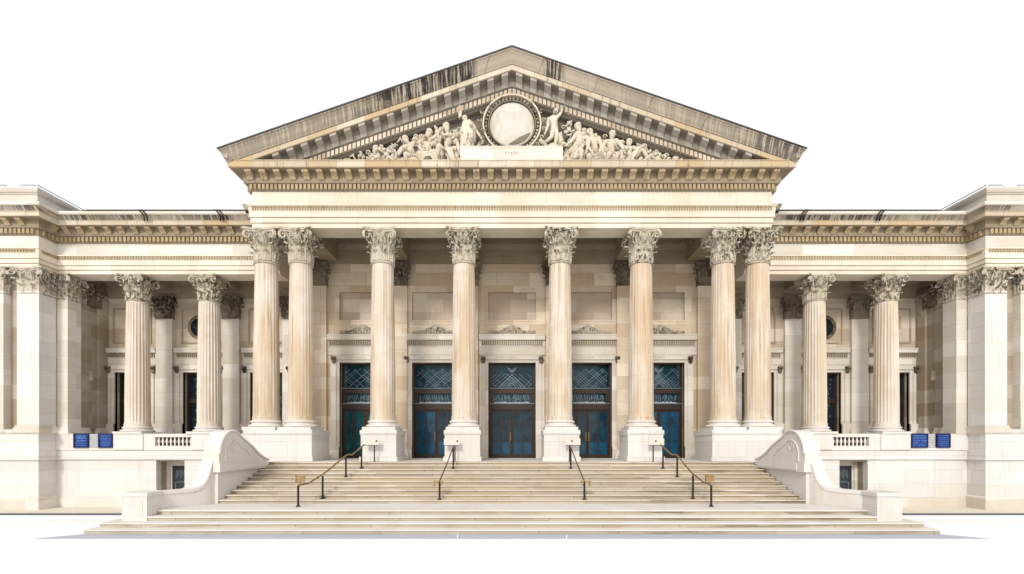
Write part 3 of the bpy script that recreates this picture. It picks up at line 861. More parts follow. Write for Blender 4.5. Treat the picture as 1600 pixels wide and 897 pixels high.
for P, r in zip(kL, (0, 1)):
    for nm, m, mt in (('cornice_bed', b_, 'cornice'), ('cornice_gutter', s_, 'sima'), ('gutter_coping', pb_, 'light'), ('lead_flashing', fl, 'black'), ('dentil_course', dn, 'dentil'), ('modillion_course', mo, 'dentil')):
        q = obj(nm, m.mirror() if r else m, M[mt], P)
        if nm.endswith('course'): q['kind'] = 'stuff'
    for m in wmods: obj('modillion', m.mirror() if r else m, M['dentil'], P)
# curved iron cramps over the gutter stones
for x in (-15.9, -12.62):
    t = MB()
    for o in (0, .13): t.tube([(x+o+.02, 21.02, 12.02),(x+o+.08, 20.92, 12.14),(x+o+.05, 20.84, 12.27),(x+o-.06, 20.83, 12.40),(x+o-.18, 20.92, 12.46),(x+o-.2, 21.3, 12.44)], .028, 6)
    both('gutter_cramp', t, M['black'], B)
# wing roof
r_ = MB(); r_.prism([(21.3,12.37),(25.0,14.42),(31,14.42),(31,12.37)], 'x', -21.9, -10.2)
both('wing_roof', r_, M['copper'], B)
# attic over the pavilion
at = MB(); apath = [(XP+.05,28),(XP+.05,FP-.1),(-29,FP-.1)]
at.sweep(apath, [(0,12.355),(0,12.95),(.04,12.97),(.04,13.0),(.10,13.04),(.16,13.16),(.16,13.22),(-.6,13.24),(-.6,12.355)], -1)
AT = both('attic_parapet', at, M['light'], B)
rl = MB()
for k in range(14):
    x = XP - .1 - k*.62; rl.tube([(x, FP-.05, 13.23),(x, FP-.05, 13.40)], .012, 5)
    if k % 2 == 0: rl.tube([(x, FP-.05, 13.40),(x-.55, FP-.05, 13.40)], .016, 5)
    rl.tube([(x, FP-.05, 13.235),(x-.64, FP-.05, 13.235)], .012, 5)
rl.tube([(XP, FP-.05, 13.41),(XP, 26, 13.41)], .018, 5)
for P, m in zip(AT, (rl, rl.mirror())): obj('roof_railing', m, M['black'], P)

# wing back wall
WW = 24.0
WCX = [-18.72, -15.36, -12.05]; WHW, WTOP = .85, 5.90
ops = [(c-WHW, c+WHW, 2.83, WTOP) for c in WCX]
w = wall_open(-20.3, -9.42, 2.7, 9.93, WW, WW+.5, ops)
wl = both('wing_wall', w, M['wingwall'], B)
wf = MB(); wf.box(-20.3, -9.6, 22.0, 24.4, 2.3, 2.82)
both('colonnade_floor', wf, M['landing'], B)
wc = MB(); wc.box(-20.3, -9.6, 22.4, 24.4, 10.55, 10.75)
both('colonnade_ceiling', wc, M['ceiling'], B)
wa = MB(); wa.sweep([(-20.2,WW),(-9.6,WW)], [(0,9.55),(.08,9.55),(.08,9.74),(.12,9.75),(.12,9.98),(.16,9.99),(.16,10.2),(.28,10.40),(.28,10.56),(0,10.56)], 1)
both('wall_architrave', wa, M['beam'], B)
for x in (-17.0, -13.75, -10.75):
    b = MB(); b.box(x-.36, x+.36, 22.45, 23.9, 9.93, 10.56); b.box(x-.42, x+.42, 22.45, 23.9, 10.35, 10.55)
    both('ceiling_beam', b, M['beam'], B)
wp = pilaster(-17.05, 23.82, WW, 2.82, 9.58, .80, 1.0, 'light', 'capdark', .34)
for x in (-13.78, -10.85, 10.85, 13.78, 17.05): copy_tree(wp, (x, 23.82, 2.82), B)
rnd = random.Random(3)
for c in WCX + [-q for q in WCX]:
    s = obj('window_surround', surround(c, WHW, WTOP, WW, 2.82, 1.2), M['light'], B)
    l, dn = lintel(c, 1.22, WTOP, WW, .85); obj('window_cornice', l, M['light'], s); obj('window_dentils', dn, M['cornice'], s)
    for sg in (-1, 1): obj('console', console(c+sg*(WHW+.24), WW-.03, WTOP+.17), M['capdark'], s, None, 50)
    f = MB(); d = WW+.25
    f.box(c-WHW, c-WHW+.13, d, d+.1, 2.83, WTOP); f.box(c+WHW-.13, c+WHW, d, d+.1, 2.83, WTOP)
    f.box(c-WHW+.13, c+WHW-.13, d, d+.1, WTOP-.10, WTOP); f.box(c-WHW+.13, c+WHW-.13, d-.02, d+.1, 4.42, 4.62); f.box(c-WHW+.13, c+WHW-.13, d, d+.1, 2.83, 2.95)
    W_ = obj('window', f, M['bronze'], B)
    gl = MB(); gl.box(c-WHW+.13, c+WHW-.13, d+.05, d+.07, 2.95, WTOP-.10); obj('window_glass', gl, M['glass_dark'], W_)
    lt = MB()
    for (za, zb) in ((3.0, 4.38), (4.66, 5.75)):
        for k in range(46 if abs(c) < 16 and abs(c) > 14 else 22):
            x = c + (rnd.random()-.5)*(1.0); z = za + rnd.random()*(zb-za); L = .05 + .10*rnd.random(); a = rnd.choice((.8, -.8, .2, 1.5))
            lt.seg(x, z, x + L*math.cos(a), min(zb, z + L*math.sin(a)), .016, d+.035, d+.052)
    obj('window_leading', lt, M['lead'], W_)
# oculus and square panels above the windows
def ring(cx, cz, r0, r1, y0, y1, n=32):
    m = MB()
    for i in range(n):
        a, b = 2*PI*i/n, 2*PI*(i+1)/n
        m.add([(cx+r*math.cos(t), y, cz+r*math.sin(t)) for y in (y0, y1) for r in (r0, r1) for t in (a, b)],
              [(0,1,3,2),(4,6,7,5),(2,3,7,6),(0,4,5,1)])
    return m
for sg in (-1, 1):
    cx, cz = sg*15.36, 8.12
    o_ = obj('round_window', ring(cx, cz, .46, .60, WW-.07, WW+.06), M['capdark'], B, None, 40)
    gl = MB(); gl.prism([(cx+.47*math.cos(2*PI*i/28), cz+.47*math.sin(2*PI*i/28)) for i in range(28)], 'y', WW-.012, WW+.02); obj('round_glass', gl, M['glass_dark'], o_)
    mu = MB(); mu.seg(cx-.45, cz, cx+.45, cz, .03, WW-.03, WW-.013); mu.seg(cx, cz-.45, cx, cz+.45, .03, WW-.03, WW-.0135)
    mu.merge(ring(cx, cz, .20, .225, WW-.03, WW-.014, 20)); obj('round_glazing_bars', mu, M['bronze'], o_)
    for c in WCX:
        f = MB(); c = c*(-sg)
        for (a, b, z0, z1) in ((c-.95,c+.95,8.98,9.05),(c-.95,c+.95,7.32,7.39),(c-.95,c-.88,7.39,8.98),(c+.88,c+.95,7.39,8.98)):
            f.box(a, b, WW-.045, WW+.02, z0, z1)
        obj('panel_moulding', f, M['sidewall'], B)

# pavilion body: front pier, recess, next pilaster, side wall, anta
pvw = MB()
pvw.box(-29, XP-.02, FP+.35, 26, 3.05, 9.93)
both('pavilion_wall', pvw, M['sidewall'], B)
sw = MB(); sw.box(XP-.05, -20.02, 22.2, 24.3, 2.82, 9.93)
both('pavilion_side_wall', sw, M['sidewall'], B)
# relief blocks on the side wall
for (d0, d1, z0) in ((22.5,23.15,3.3),(22.5,23.15,4.35),(22.5,23.2,5.4)):
    rb2 = MB(); rb2.box(-20.02, -19.985, d0, d1, z0, z0+.45)
    both('side_relief', rb2, M['wingwall'], B)
def pier(x0, x1, d0, d1, z0, z1, mat, cap=True, nx=1, front=True):
    mb = MB(); mb.box(x0, x1, d0, d1, z0+.32, z1-1.0)
    b = MB()
    for g_, za, zb in ((.13,0,.13),(.09,.13,.22),(.05,.22,.32)): b.box(x0-g_, x1+g_, d0-g_, d1, z0+za, z0+zb)
    cx, cd = (x0+x1)/2, (d0+d1)/2
    cp = squared(capital_mb(.40, 1.06, .56), 1.06, (x1-x0)/.80*.93, (d1-d0)/.80*.93).moved(cx, cd, z1-1.06)
    core = MB(); core.box(x0+.03, x1-.03, d0+.03, d1, z1-1.05, z1-.1)
    for r in (0, 1):
        p = obj('corner_pier', mb.mirror() if r else mb, M[mat], B)
        obj('pier_base', b.mirror() if r else b, M['light'], p)
        obj('pier_capital', cp.mirror() if r else cp, M['capital'], p, None, 45)
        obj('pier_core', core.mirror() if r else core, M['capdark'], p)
pier(-21.14, XP, FP+.02, 21.55, 2.86, 9.93, 'white')
pier(-20.55, -19.75, 21.62, 22.30, 2.82, 9.93, 'light')
pier(-22.75, -21.72, FP+.02, 21.55, 2.86, 9.93, 'light')
pier(-24.6, -23.6, FP+.02, 21.55, 2.86, 9.93, 'light')
pier(-20.12, -19.90, 23.45, 23.98, 2.82, 9.60, 'sidewall')
fb = MB(); fb.box(-21.2, -20.0, 22.3, 24.4, 9.932, 11.3); both('pavilion_side_beam', fb, M['beam'], B)
pier(-20.5, -19.94, 22.36, 22.92, 2.82, 9.93, 'sidewall')
gcv = []
for d in (23.05, 23.35):
    c = squared(capital_mb(.30, .95, .42), .95, .45, .75).moved(-20.02, d, 8.95)
    for r in (0, 1): obj('carved_band', c.mirror() if r else c, M['capdark'], B, None, 45)
ge = MB(); ge.prism([(-11.62,12.70),(-10.95,12.70),(-11.0,12.10),(-11.32,12.10)], 'y', 20.88, 21.12); both('gutter_end', ge, M['sima'], B)
# basement
bs = MB(); bpath = [(-10.0,FW),(XP,FW),(XP,FP),(-29,FP)]
both('basement_string_course', (lambda m: (m.sweep(bpath, [(.0,1.66),(.07,1.68),(.09,1.70),(.09,1.76),(.05,1.80),(.05,2.08),(.02,2.10),(-.4,2.10),(-.4,1.66)], -1), m)[1])(MB()), M['white'], B)
pvb = MB(); pvb.sweep([(XP,22.3),(XP,FP),(-29,FP)], [(.02,2.10),(.02,2.80),(.07,2.84),(.10,2.92),(.10,3.0),(-.6,3.04),(-.6,2.10)], -1)
both('pavilion_dado', pvb, M['white'], B)
pvs = MB(); pvs.sweep([(XP,FW),(XP,FP),(-29,FP)], [(.0,.14),(.0,1.658),(-.5,1.658),(-.5,.14)], -1)
both('pavilion_basement', pvs, M['white'], B)
pvp = MB(); pvp.sweep([(XP,FW+.1),(XP,FP),(-29,FP)], [(.08,-.5),(.08,.08),(.0,.14),(-.5,.14),(-.5,-.5)], -1)
both('pavilion_plinth', pvp, M['light'], B)
BX0, BX1 = -15.80, -14.54
w = wall_open(-20.3, -10.0, -.5, 1.658, FW, FW+.3, [(BX0, BX1, -.36, 1.658)])
both('basement_wall', w, M['white'], B)
wpl = MB(); wpl.box(-20.15, BX0, FW-.05, FW+.05, -.5, .02); wp2 = MB(); wp2.box(BX1, -10.0, FW-.05, FW+.05, -.5, .02)
both('basement_plinth', wp2, M['light'], B)
both('basement_plinth', wpl, M['light'], B)
# deep doorway
rv = MB(); rv.box(BX0-.3, BX0, FW+.3, FW+1.3, -.5, 1.658); rv.box(BX1, BX1+.3, FW+.3, FW+1.3, -.5, 1.658); rv.box(BX0, BX1, FW+.1, FW+1.3, 1.60, 1.66)
rv.box(BX0, BX1, FW, FW+1.3, -.5, -.37)
both('doorway_reveal', rv, M['sidewall'], B)
dfm = MB(); dd = FW+.75
dfm.box(BX0, BX0+.13, dd-.10, dd+.1, -.36, 1.6); dfm.box(BX0+.13, BX1, dd-.06, dd+.1, 1.38, 1.60)
dfm.box(BX0+.13, BX0+.20, dd-.03, dd+.1, -.36, 1.38); dfm.box(BX1-.08, BX1, dd-.05, dd+.1, -.36, 1.38)
bd_ = both('basement_door', dfm, M['light'], B)
lf = MB(); lf.box(BX0+.20, BX1-.08, dd+.02, dd+.07, -.36, 1.38)
wm = MB(); x0, x1 = BX0+.33, BX1-.18
pl = [(x0,.62),(x1-.06,.66),(x1,.60),(x1-.02,-.22),(x0+.10,-.26),(x0+.02,-.14)]
for p, q in zip(pl, pl[1:]+pl[:1]): wm.seg(*p, *q, .022, dd+.004, dd+.021)
wm.merge(ring((x0+x1)/2+.06, .34, .045, .10, dd+.004, dd+.021, 16)); wm.seg((x0+x1)/2-.1, -.18, (x0+x1)/2+.08, -.17, .045, dd+.004, dd+.021)
for k in range(9):
    wm.seg(x0+.04+.06*k, .80+.05*(k%3), x0+.05+.06*k, 1.2-.04*(k%2), .012, dd+.008, dd+.021)
for P, r in zip(bd_, (0, 1)):
    obj('door_leaf', lf.mirror() if r else lf, M['doorpanel'], P)
    obj('door_markings', wm.mirror() if r else wm, M['lead'], P)

# parapet between the columns, with turned balusters
pa = MB()
PD0, PD1 = FW-.08, FW+.25
bx0, bx1, bz0, bz1 = -15.80, -14.18, 2.29, 2.69
gx0, gx1 = -19.36, -17.65
w = wall_open(-20.3, -10.3, 2.10, 2.83, PD0, PD1, [(bx0, bx1, bz0, bz1), (gx0, gx1, 2.22, 2.832)])
PA = both('parapet', w, M['smooth'], B)
pb = MB(); pb.box(-17.6, -16.3, PD0-.05, PD1+.5, 2.13, 2.829); pb2 = MB(); pb2.box(-14.15, -13.05, PD0-.05, PD1+.5, 2.13, 2.829)
both('column_pedestal', pb, M['smooth'], B)
both('column_pedestal', pb2, M['smooth'], B)
bk = MB(); bk.box(bx0-.1, bx1+.1, PD1+.1, PD1+.2, 2.15, 2.80); bk2 = MB(); bk2.box(gx0-.02, gx1+.02, PD1-.02, PD1+.2, 2.15, 2.826)
both('parapet_backing', bk, M['dark'], B); both('parapet_backing', bk2, M['dark'], B)
bal = MB(); bal.lathe([(.052,0),(.052,.04),(.036,.05),(.030,.09),(.056,.15),(.062,.20),(.050,.26),(.030,.32),(.044,.35),(.052,.36),(.052,.402)], n=12)
for P, r in zip(PA, (-1, 1)):
    bme = bal.mesh('baluster', M['smooth'], (0,0,0), 40)
    for k in range(9):
        link('baluster', bme, P, (r*(-bx0 - .10 - k*.178), PD0+.12, bz0))
    # grey louvred grille between the banners
    gq = MB(); xa, xb = ((-18.705,-18.275) if r < 0 else (18.40,18.735))
    gq.box(xa, xb, PD0+.02, PD0+.06, 2.225, 2.82)
    for k in range(8): gq.prism([(PD0-.012,2.245+k*.072),(PD0+.02,2.245+k*.072+.045),(PD0+.02,2.245+k*.072)], 'x', xa, xb)
    obj('louvre_grille', gq, M['louvre'], P)

# ------------------------------------------------------------------ blue banners on the parapet
def banner(x0, x1, label, kind):
    cx = (x0+x1)/2; z0, z1 = 2.215, 2.845; y = PD0-.03
    rnd = random.Random(int(x0*31))
    m = MB(); nx, nz = 18, 16
    vs = []; fs = []
    def yy(u, v): return y + .012*math.sin(u*9+v*4) + .010*math.sin(v*17+u*2)
    for lay in (0, .012):
        for j in range(nz+1):
            for i in range(nx+1):
                u, v = i/nx, j/nz; vs.append((x0+(x1-x0)*u, yy(u, v)+lay, z0+(z1-z0)*v))
    L = (nx+1)*(nz+1)
    for j in range(nz):
        for i in range(nx):
            q = j*(nx+1)+i; fs.append((q, q+1, q+nx+2, q+nx+1)); fs.append((L+q, L+q+nx+1, L+q+nx+2, L+q+1))
    for i in range(nx):
        for q, s_ in ((i, 1), (nz*(nx+1)+i, -1)): fs.append((q, L+q, L+q+1, q+1)[::s_])
    for j in range(nz):
        for q, s_ in ((j*(nx+1), -1), (j*(nx+1)+nx, 1)): fs.append((q, L+q, L+q+nx+1, q+nx+1)[::s_])
    m.add(vs, fs)
    b = thing('banner', label, 'banner', (cx, y, z0), 'blue banners on the parapets')
    obj('cloth', m, M['banner'], b, None, 60)
    h = MB()
    for (a, c, e_, f) in ((x0-.01,x1+.01,z1-.05,z1+.005),(x0-.01,x1+.01,z0-.005,z0+.035)): h.box(a, c, y-.035, y+.03, e_, f)
    for (a, c) in ((x0-.01,x0+.03),(x1-.03,x1+.01)): h.box(a, c, y-.034, y+.029, z0+.036, z1-.051)
    obj('hem', h, M['bannerdark'], b)
    ln = MB(); W = x1-x0
    nl = {'glyph': 5, 'text': 7, 'lines': 8, 'stripe': 6}[kind]
    for k in range(nl):
        z = z0 + .085 + k*(z1-z0-.17)/(nl-1)
        a = x0 + .06 + (.08*rnd.random() if kind != 'text' else 0); c = x1 - .05 - .10*rnd.random()
        wv = .014 if kind != 'text' else .022
        n = 12
        for q in range(n):
            t0, t1 = q/n, (q+1)/n
            if kind == 'text' and rnd.random() < .18 and k < 5: continue
            zz = lambda t: z + .008*math.sin(t*7+k)
            ln.seg(a+(c-a)*t0, zz(t0), a+(c-a)*t1, zz(t1), wv*(.7+.6*rnd.random()), y-.032, y-.024)
    if kind == 'glyph':
        xm = x0 + W*.48
        ln.seg(x0+W*.22, z0+.42, x1-.07, z0+.42, .03, y-.036, y-.028); ln.seg(x0+W*.25, z0+.30, x1-.08, z0+.30, .032, y-.036, y-.028); ln.seg(x0+W*.22, z0+.48, x1-.09, z0+.49, .024, y-.036, y-.028)
        ln.seg(xm+.08, z0+.28, xm+.08, z0+.40, .022, y-.038, y-.03)
        ln.merge(ring(xm-.03, z0+.50, .05, .072, y-.037, y-.029, 16)); ln.seg(xm-.09, z0+.38, xm-.09, z0+.52, .022, y-.038, y-.03)
    obj('print', ln, M['bannerline'], b)
banner(-19.35, -18.72, 'blue printed banner with a pale looped emblem, beside the left end pavilion', 'glyph')
banner(-18.26, -17.66, 'blue line-printed banner next to the left balustrade, right of a grey grille', 'lines')
banner(17.64, 18.36, 'wide blue banner with rows of pale print, left of the right-hand grey grille', 'text')
banner(18.77, 19.35, 'deep blue banner with thin stripes, beside the right end pavilion', 'stripe')

# ------------------------------------------------------------------ handrails
def handrail(label, pts, posts, plate, radius=.028, brass=True):
    r = thing('handrail', label, 'handrail', (posts[0][0], posts[0][1], floor_z(posts[0][1])), 'handrails on the entrance stairs')
    m = MB(); m.tube(pts, radius, 8); obj('rail', m, M['brass'] if brass else M['bronze'], r, None, 60)
    for (x, d, zt) in posts:
        p = MB(); z0 = floor_z(d); p.lathe([(.075,0),(.075,.02),(.045,.035),(.036,.07),(.032,.09),(.032,zt-z0)], x, d, 12, z0)
        obj('post', p, M['black'], r, None, 40)
    if plate:
        x, d, z, w, h = plate; q = MB(); q.box(x-w/2, x+w/2, d-.015, d+.015, z-h/2, z+h/2); q.box(x-w/2, x-w/2+.04, d-.03, d+.03, z-h/2-.02, z+h/2+.01)
        q.box(x-.02, x+.02, d-.01, d+.01, z-h/2-.10, z-h/2)
        obj('end_plate', q, M['brass'], r)
    return r
handrail('brass handrail on thick black posts climbing the left side of the stairs',
    [(-6.47,14.62,1.17),(-6.47,14.75,1.14),(-6.33,15.2,1.18),(-6.13,15.9,1.44),(-5.98,16.6,1.74),(-5.88,17.25,1.99),(-5.84,17.4,2.01),(-5.78,17.6,2.0),(-5.62,18.25,2.30),(-5.60,18.4,2.36)],
    [(-6.47,14.72,1.13),(-6.13,15.75,1.36),(-5.89,17.25,1.97),(-5.63,18.2,2.28)], (-6.40,14.70,1.35,.29,.19))
handrail('brass handrail on thick black posts climbing the right side of the stairs',
    [(6.0,14.62,1.19),(6.0,14.75,1.16),(5.95,15.2,1.22),(5.87,15.9,1.46),(5.85,16.6,1.74),(5.86,17.25,1.99),(5.84,17.4,2.01),(5.78,17.6,2.0),(5.64,18.25,2.30),(5.62,18.4,2.36)],
    [(6.03,14.72,1.15),(5.86,15.75,1.38),(5.86,17.25,1.97),(5.65,18.2,2.28)], (5.98,14.70,1.36,.26,.20))
for sg, lab in ((-1, 'thin bronze handrail left of the stair centre, leading to the middle doors'), (1, 'thin bronze handrail right of the stair centre, leading to the middle doors')):
    h = handrail(lab, [(sg*2.31,15.42,1.18),(sg*2.31,15.55,1.21),(sg*2.25,17.0,1.76),(sg*2.20,18.3,2.30)],
        [(sg*2.31,15.52,1.19),(sg*2.20,18.22,2.26)], None, .020, False)
    q = MB(); q.box(sg*2.18, sg*2.50, 15.44, 15.50, 1.19, 1.215); q.box(sg*2.43, sg*2.50, 15.44, 15.47, 1.05, 1.19); q.box(sg*2.22, sg*2.27, 15.44, 15.47, 1.07, 1.19)
    obj('end_bracket', q, M['brass'], h)
# sign stands in front of the pedestals
for k, (x, lab) in enumerate(((-5.36, 'small cream sign plate on a thin black post before the far-left single pedestal'),
               (-2.22, 'small cream sign plate on a thin black post, left of the middle doors'),
               (2.24, 'small cream sign plate on a thin black post, right of the middle doors'),
               (5.50, 'small cream sign plate on a thin black post before the far-right single pedestal'))):
    s = thing('sign_stand', lab, 'sign', (x, 18.95, FL), 'sign stands before the pedestals')
    p = MB(); p.lathe([(.06,0),(.06,.012),(.024,.02),(.022,.66)], x, 18.95, 10, FL); obj('post', p, M['black'], s, None, 40)
    q = MB(); off = -.13 if k == 0 or k == 1 else .12
    q.box(x+off-.30, x+off+.30, 18.915, 18.94, 2.335, 2.60); obj('plate', q, M['signplate'], s)
    q = MB(); q.box(x+off-.30, x+off+.30, 18.905, 18.914, 2.325, 2.345)
    q.seg(x+.06, 2.50, x+.12, 2.50, .06, 18.905, 18.914); obj('plate_marking', q, M['bronze'], s)

# ------------------------------------------------------------------ pediment sculpture
LED = 13.44
sh = thing('round_shield', 'plain round stone disc in a beaded wreath frame at the pediment centre', 'medallion', (0,19.45,LED))
SC = 15.06
m = MB(); prof = [(.0001,-.10),(.4,-.095),(.7,-.075),(.88,-.03),(.90,.10)]
for (r, y) in prof:
    for i in range(40): m.v.append((r*math.cos(2*PI*i/40), 19.34+y, SC + r*math.sin(2*PI*i/40)))
for j in range(len(prof)-1):
    for i in range(40): q = (i+1) % 40; m.f.append((j*40+i, j*40+q, (j+1)*40+q, (j+1)*40+i))
obj('disc', m, M['disc'], sh, None, 50)
fm = MB(); fm.merge(ring(0, SC, 1.11, 1.165, 19.20, 19.7, 48))
obj('outer_rim', fm, M['statue'], sh, None, 40)
fm = MB(); fm.merge(ring(0, SC, .905, .945, 19.24, 19.7, 48)); fm.merge(ring(0, SC, .946, 1.109, 19.36, 19.7, 48))
obj('wreath_frame', fm, M['tymp'], sh, None, 40)
bdm = MB()
for i in range(44):
    a = 2*PI*(i+.5)/44
    if SC + 1.04*math.sin(a) > 14.1: bdm.blob((1.03*math.cos(a), 19.32, SC+1.03*math.sin(a)), (.052,.07,.052), 7, 5, .3, i)
obj('wreath_beads', bdm, M['capital'], sh, None, 60)
pl = MB(); pl.box(-2.03, 2.0, 19.14, 19.76, LED, 14.12); pl.box(-2.03, -1.20, 19.10, 19.14, LED, 14.10); pl.box(1.25, 2.0, 19.10, 19.14, LED, 14.10)
obj('inscribed_plinth', pl, M['light'], sh)
cs = MB(); o_ = []
for k in range(11):
    a = -1.72 + k*.125; o_.append((.80*math.cos(a), SC + .80*math.sin(a)))
for k in range(10, -1, -1):
    a = -1.72 + k*.125; q = .80 - .20*math.sin(PI*min(1, (k+.3)/11)); o_.append((q*math.cos(a), SC + q*math.sin(a)))
cs.prism(o_, 'y', 19.255, 19.30); obj('crescent_mark', cs, M['crescent'], sh)  # darker brown crescent set low on the disc
fc = bpy.data.curves.new('inscription', 'FONT'); fc.body = 'vrafa  l'; fc.size = .17; fc.align_x = 'CENTER'; fc.extrude = .004; fc.space_character = 1.5
fc.materials.append(M['letter'])
ft = bpy.data.objects.new('tmp', fc); COL.objects.link(ft)
dg = bpy.context.evaluated_depsgraph_get(); dg.update()
fm_ = bpy.data.meshes.new_from_object(ft.evaluated_get(dg)); bpy.data.objects.remove(ft)
fm_.transform(Matrix.Rotation(PI/2, 4, 'X'))
if not fm_.materials: fm_.materials.append(M['letter'])
fo = link('inscription', fm_, sh, (.10, 19.135, 13.80))

def skin_mesh(verts, edges, radii, root, sub=2):
    me = bpy.data.meshes.new('tmp'); me.from_pydata(verts, edges, [])
    o = bpy.data.objects.new('tmp', me); COL.objects.link(o)
    o.modifiers.new('skin', 'SKIN'); sv = me.skin_vertices[0].data
    for i, r in enumerate(radii): sv[i].radius = (r, r); sv[i].use_root = (i == root)
    o.modifiers['skin'].use_smooth_shade = True; o.modifiers['skin'].branch_smoothing = .6
    s = o.modifiers.new('sub', 'SUBSURF'); s.levels = sub; s.render_levels = sub
    dg = bpy.context.evaluated_depsgraph_get(); dg.update()
    ev = o.evaluated_get(dg).to_mesh()
    mb = MB(); mb.v = [tuple(v.co) for v in ev.vertices]; mb.f = [tuple(p.vertices) for p in ev.polygons]
    bpy.data.objects.remove(o); bpy.data.meshes.remove(me)
    return mb
def figure(label, X, Y, J, sc=1.0, fem=False, flip=False, zb=LED, fat=1.22):
    sc = sc*1.16 if zb == LED else sc*1.04
    """J: joints as (x, z, y) in metres about the figure's own foot point"""
    V = {k: Vector((v[0], v[2] if len(v) > 2 else 0, v[1])) for k, v in J.items()}
    up = (V['C']-V['P']).normalized(); fac = V.get('F', Vector((0,-1,0)))
    side = up.cross(Vector((0,-1,0))); side = Vector((1,0,0)) if side.length < .2 else side.normalized()
    if side.x < 0: side = -side
    if 'side' in V: side = V['side'].normalized()
    LS, RS = V['C'] - side*.17 + up*.06, V['C'] + side*.17 + up*.06
    LHp, RHp = V['P'] - side*.095 - up*.05, V['P'] + side*.095 - up*.05
    nk = V['C'] + (V['H']-V['C'])*.45; mid = (V['P']+V['C'])/2
    vs = [V['P'], mid, V['C'], nk, V['H'], V['H'] + (V['H']-nk).normalized()*.09,
          LS, V['LE'], V['LH'], RS, V['RE'], V['RH'], LHp, V['LK'], V['LA'], RHp, V['RK'], V['RA']]
    es = [(0,1),(1,2),(2,3),(3,4),(4,5),(2,6),(6,7),(7,8),(2,9),(9,10),(10,11),(0,12),(12,13),(13,14),(0,15),(15,16),(16,17)]
    ra = [.135,.125,.155,.060,.090,.075, .080,.055,.036, .080,.055,.036, .105,.072,.045, .105,.072,.045]
    # feet
    for a in (14, 17):
        foot = vs[a] + V.get('toe', Vector((.02*(1 if a == 17 else -1), -.16, -.05))); vs.append(foot); ra.append(.036); es.append((a, len(vs)-1))
    mb = skin_mesh([tuple(p*sc) for p in vs], es, [r*sc*fat for r in ra], 0)
    # hands with separate fingers, nose, ears
    for e_, h_ in ((7, 8), (10, 11)):
        d = (vs[h_]-vs[e_]).normalized(); u = d.orthogonal().normalized(); w_ = d.cross(u)
        mb.blob(tuple((vs[h_]+d*.04)*sc), (.045*sc,.04*sc,.05*sc), 8, 6)
        for q, L in zip((-1.5,-.5,.5,1.5), (.075,.09,.085,.065)):
            b0 = vs[h_] + d*.06 + u*q*.020; mb.tube([tuple(b0*sc), tuple((b0+d*L*.55)*sc), tuple((b0+d*L*.9+w_*.02)*sc)], [.011*sc,.010*sc,.007*sc], 5)
        b0 = vs[h_] + d*.02 + u*.04; mb.tube([tuple(b0*sc), tuple((b0+u*.03+d*.03)*sc), tuple((b0+u*.03+d*.07)*sc)], [.013*sc,.012*sc,.008*sc], 5)
    hd = vs[4]; fd = fac.normalized(); sd = fd.cross(Vector((0,0,1))).normalized()
    mb.tube([tuple((hd+fd*.085+Vector((0,0,.05)))*sc), tuple((hd+fd*.115+Vector((0,0,.0)))*sc), tuple((hd+fd*.09+Vector((0,0,-.01)))*sc)], [.012*sc,.02*sc,.012*sc], 6)
    for sg in (-1, 1):
        mb.blob(tuple((hd+sd*sg*.092+Vector((0,0,.01)))*sc), (.02*sc,.025*sc,.035*sc), 6, 5)
        mb.blob(tuple((hd+fd*.082+sd*sg*.035+Vector((0,0,.035)))*sc), .014*sc, 6, 5)
    if flip: mb = mb.mirror()
    st_ = thing('statue', label, 'statue', (X, Y, zb), 'carved figures in the pediment')
    obj('body', mb.moved(X, Y, zb), M['statue'], st_, None, 70)
    hr = MB(); hc_ = hd - fd*.02 + Vector((0,0,.05)); sx = -1 if flip else 1
    hr.blob((sx*hc_.x*sc+X, hc_.y*sc+Y, hc_.z*sc+zb), (.115*sc,.115*sc,.10*sc), 10, 7, .10, int(X*10))
    if fem: hr.blob((sx*(hc_.x)*sc+X, (hc_.y+.10)*sc+Y, (hc_.z-.02)*sc+zb), .07*sc, 8, 6, .1, 2)
    obj('hair', hr, M['statue'], st_, None, 60)
    return st_
def folds(path, radii, seed, n=22, amp=.22):
    """heavy carved drapery: a tube with deep pleats"""
    rnd = random.Random(seed); mb = MB(); m = len(path); ph = rnd.random()*6
    P = [Vector(p) for p in path]; prev = None
    for i, p in enumerate(P):
        t = (P[min(i+1,m-1)]-P[max(i-1,0)]).normalized()
        u = t.orthogonal().normalized() if prev is None else (prev - t*prev.dot(t)).normalized(); prev = u; w = t.cross(u)
        for k in range(n):
            a = 2*PI*k/n; r = radii[i]*(1 + amp*math.sin(a*5+ph+i*.35) + .10*math.sin(a*9+i*.8))
            mb.v.append(tuple(p + (u*math.cos(a) + w*math.sin(a)*.8)*r))
    for i in range(m-1):
        for k in range(n):
            q = (k+1) % n; mb.f.append((i*n+k, i*n+q, (i+1)*n+q, (i+1)*n+k))
    mb.f.append(tuple(range(n))[::-1]); mb.f.append(tuple((m-1)*n+k for k in range(n)))
    return mb
def drape(st_, path, radii, seed, name='drapery', amp=.22):
    obj(name, folds(path, radii, seed, amp=amp), M['statue'], st_, None, 60)
Y0 = 19.40
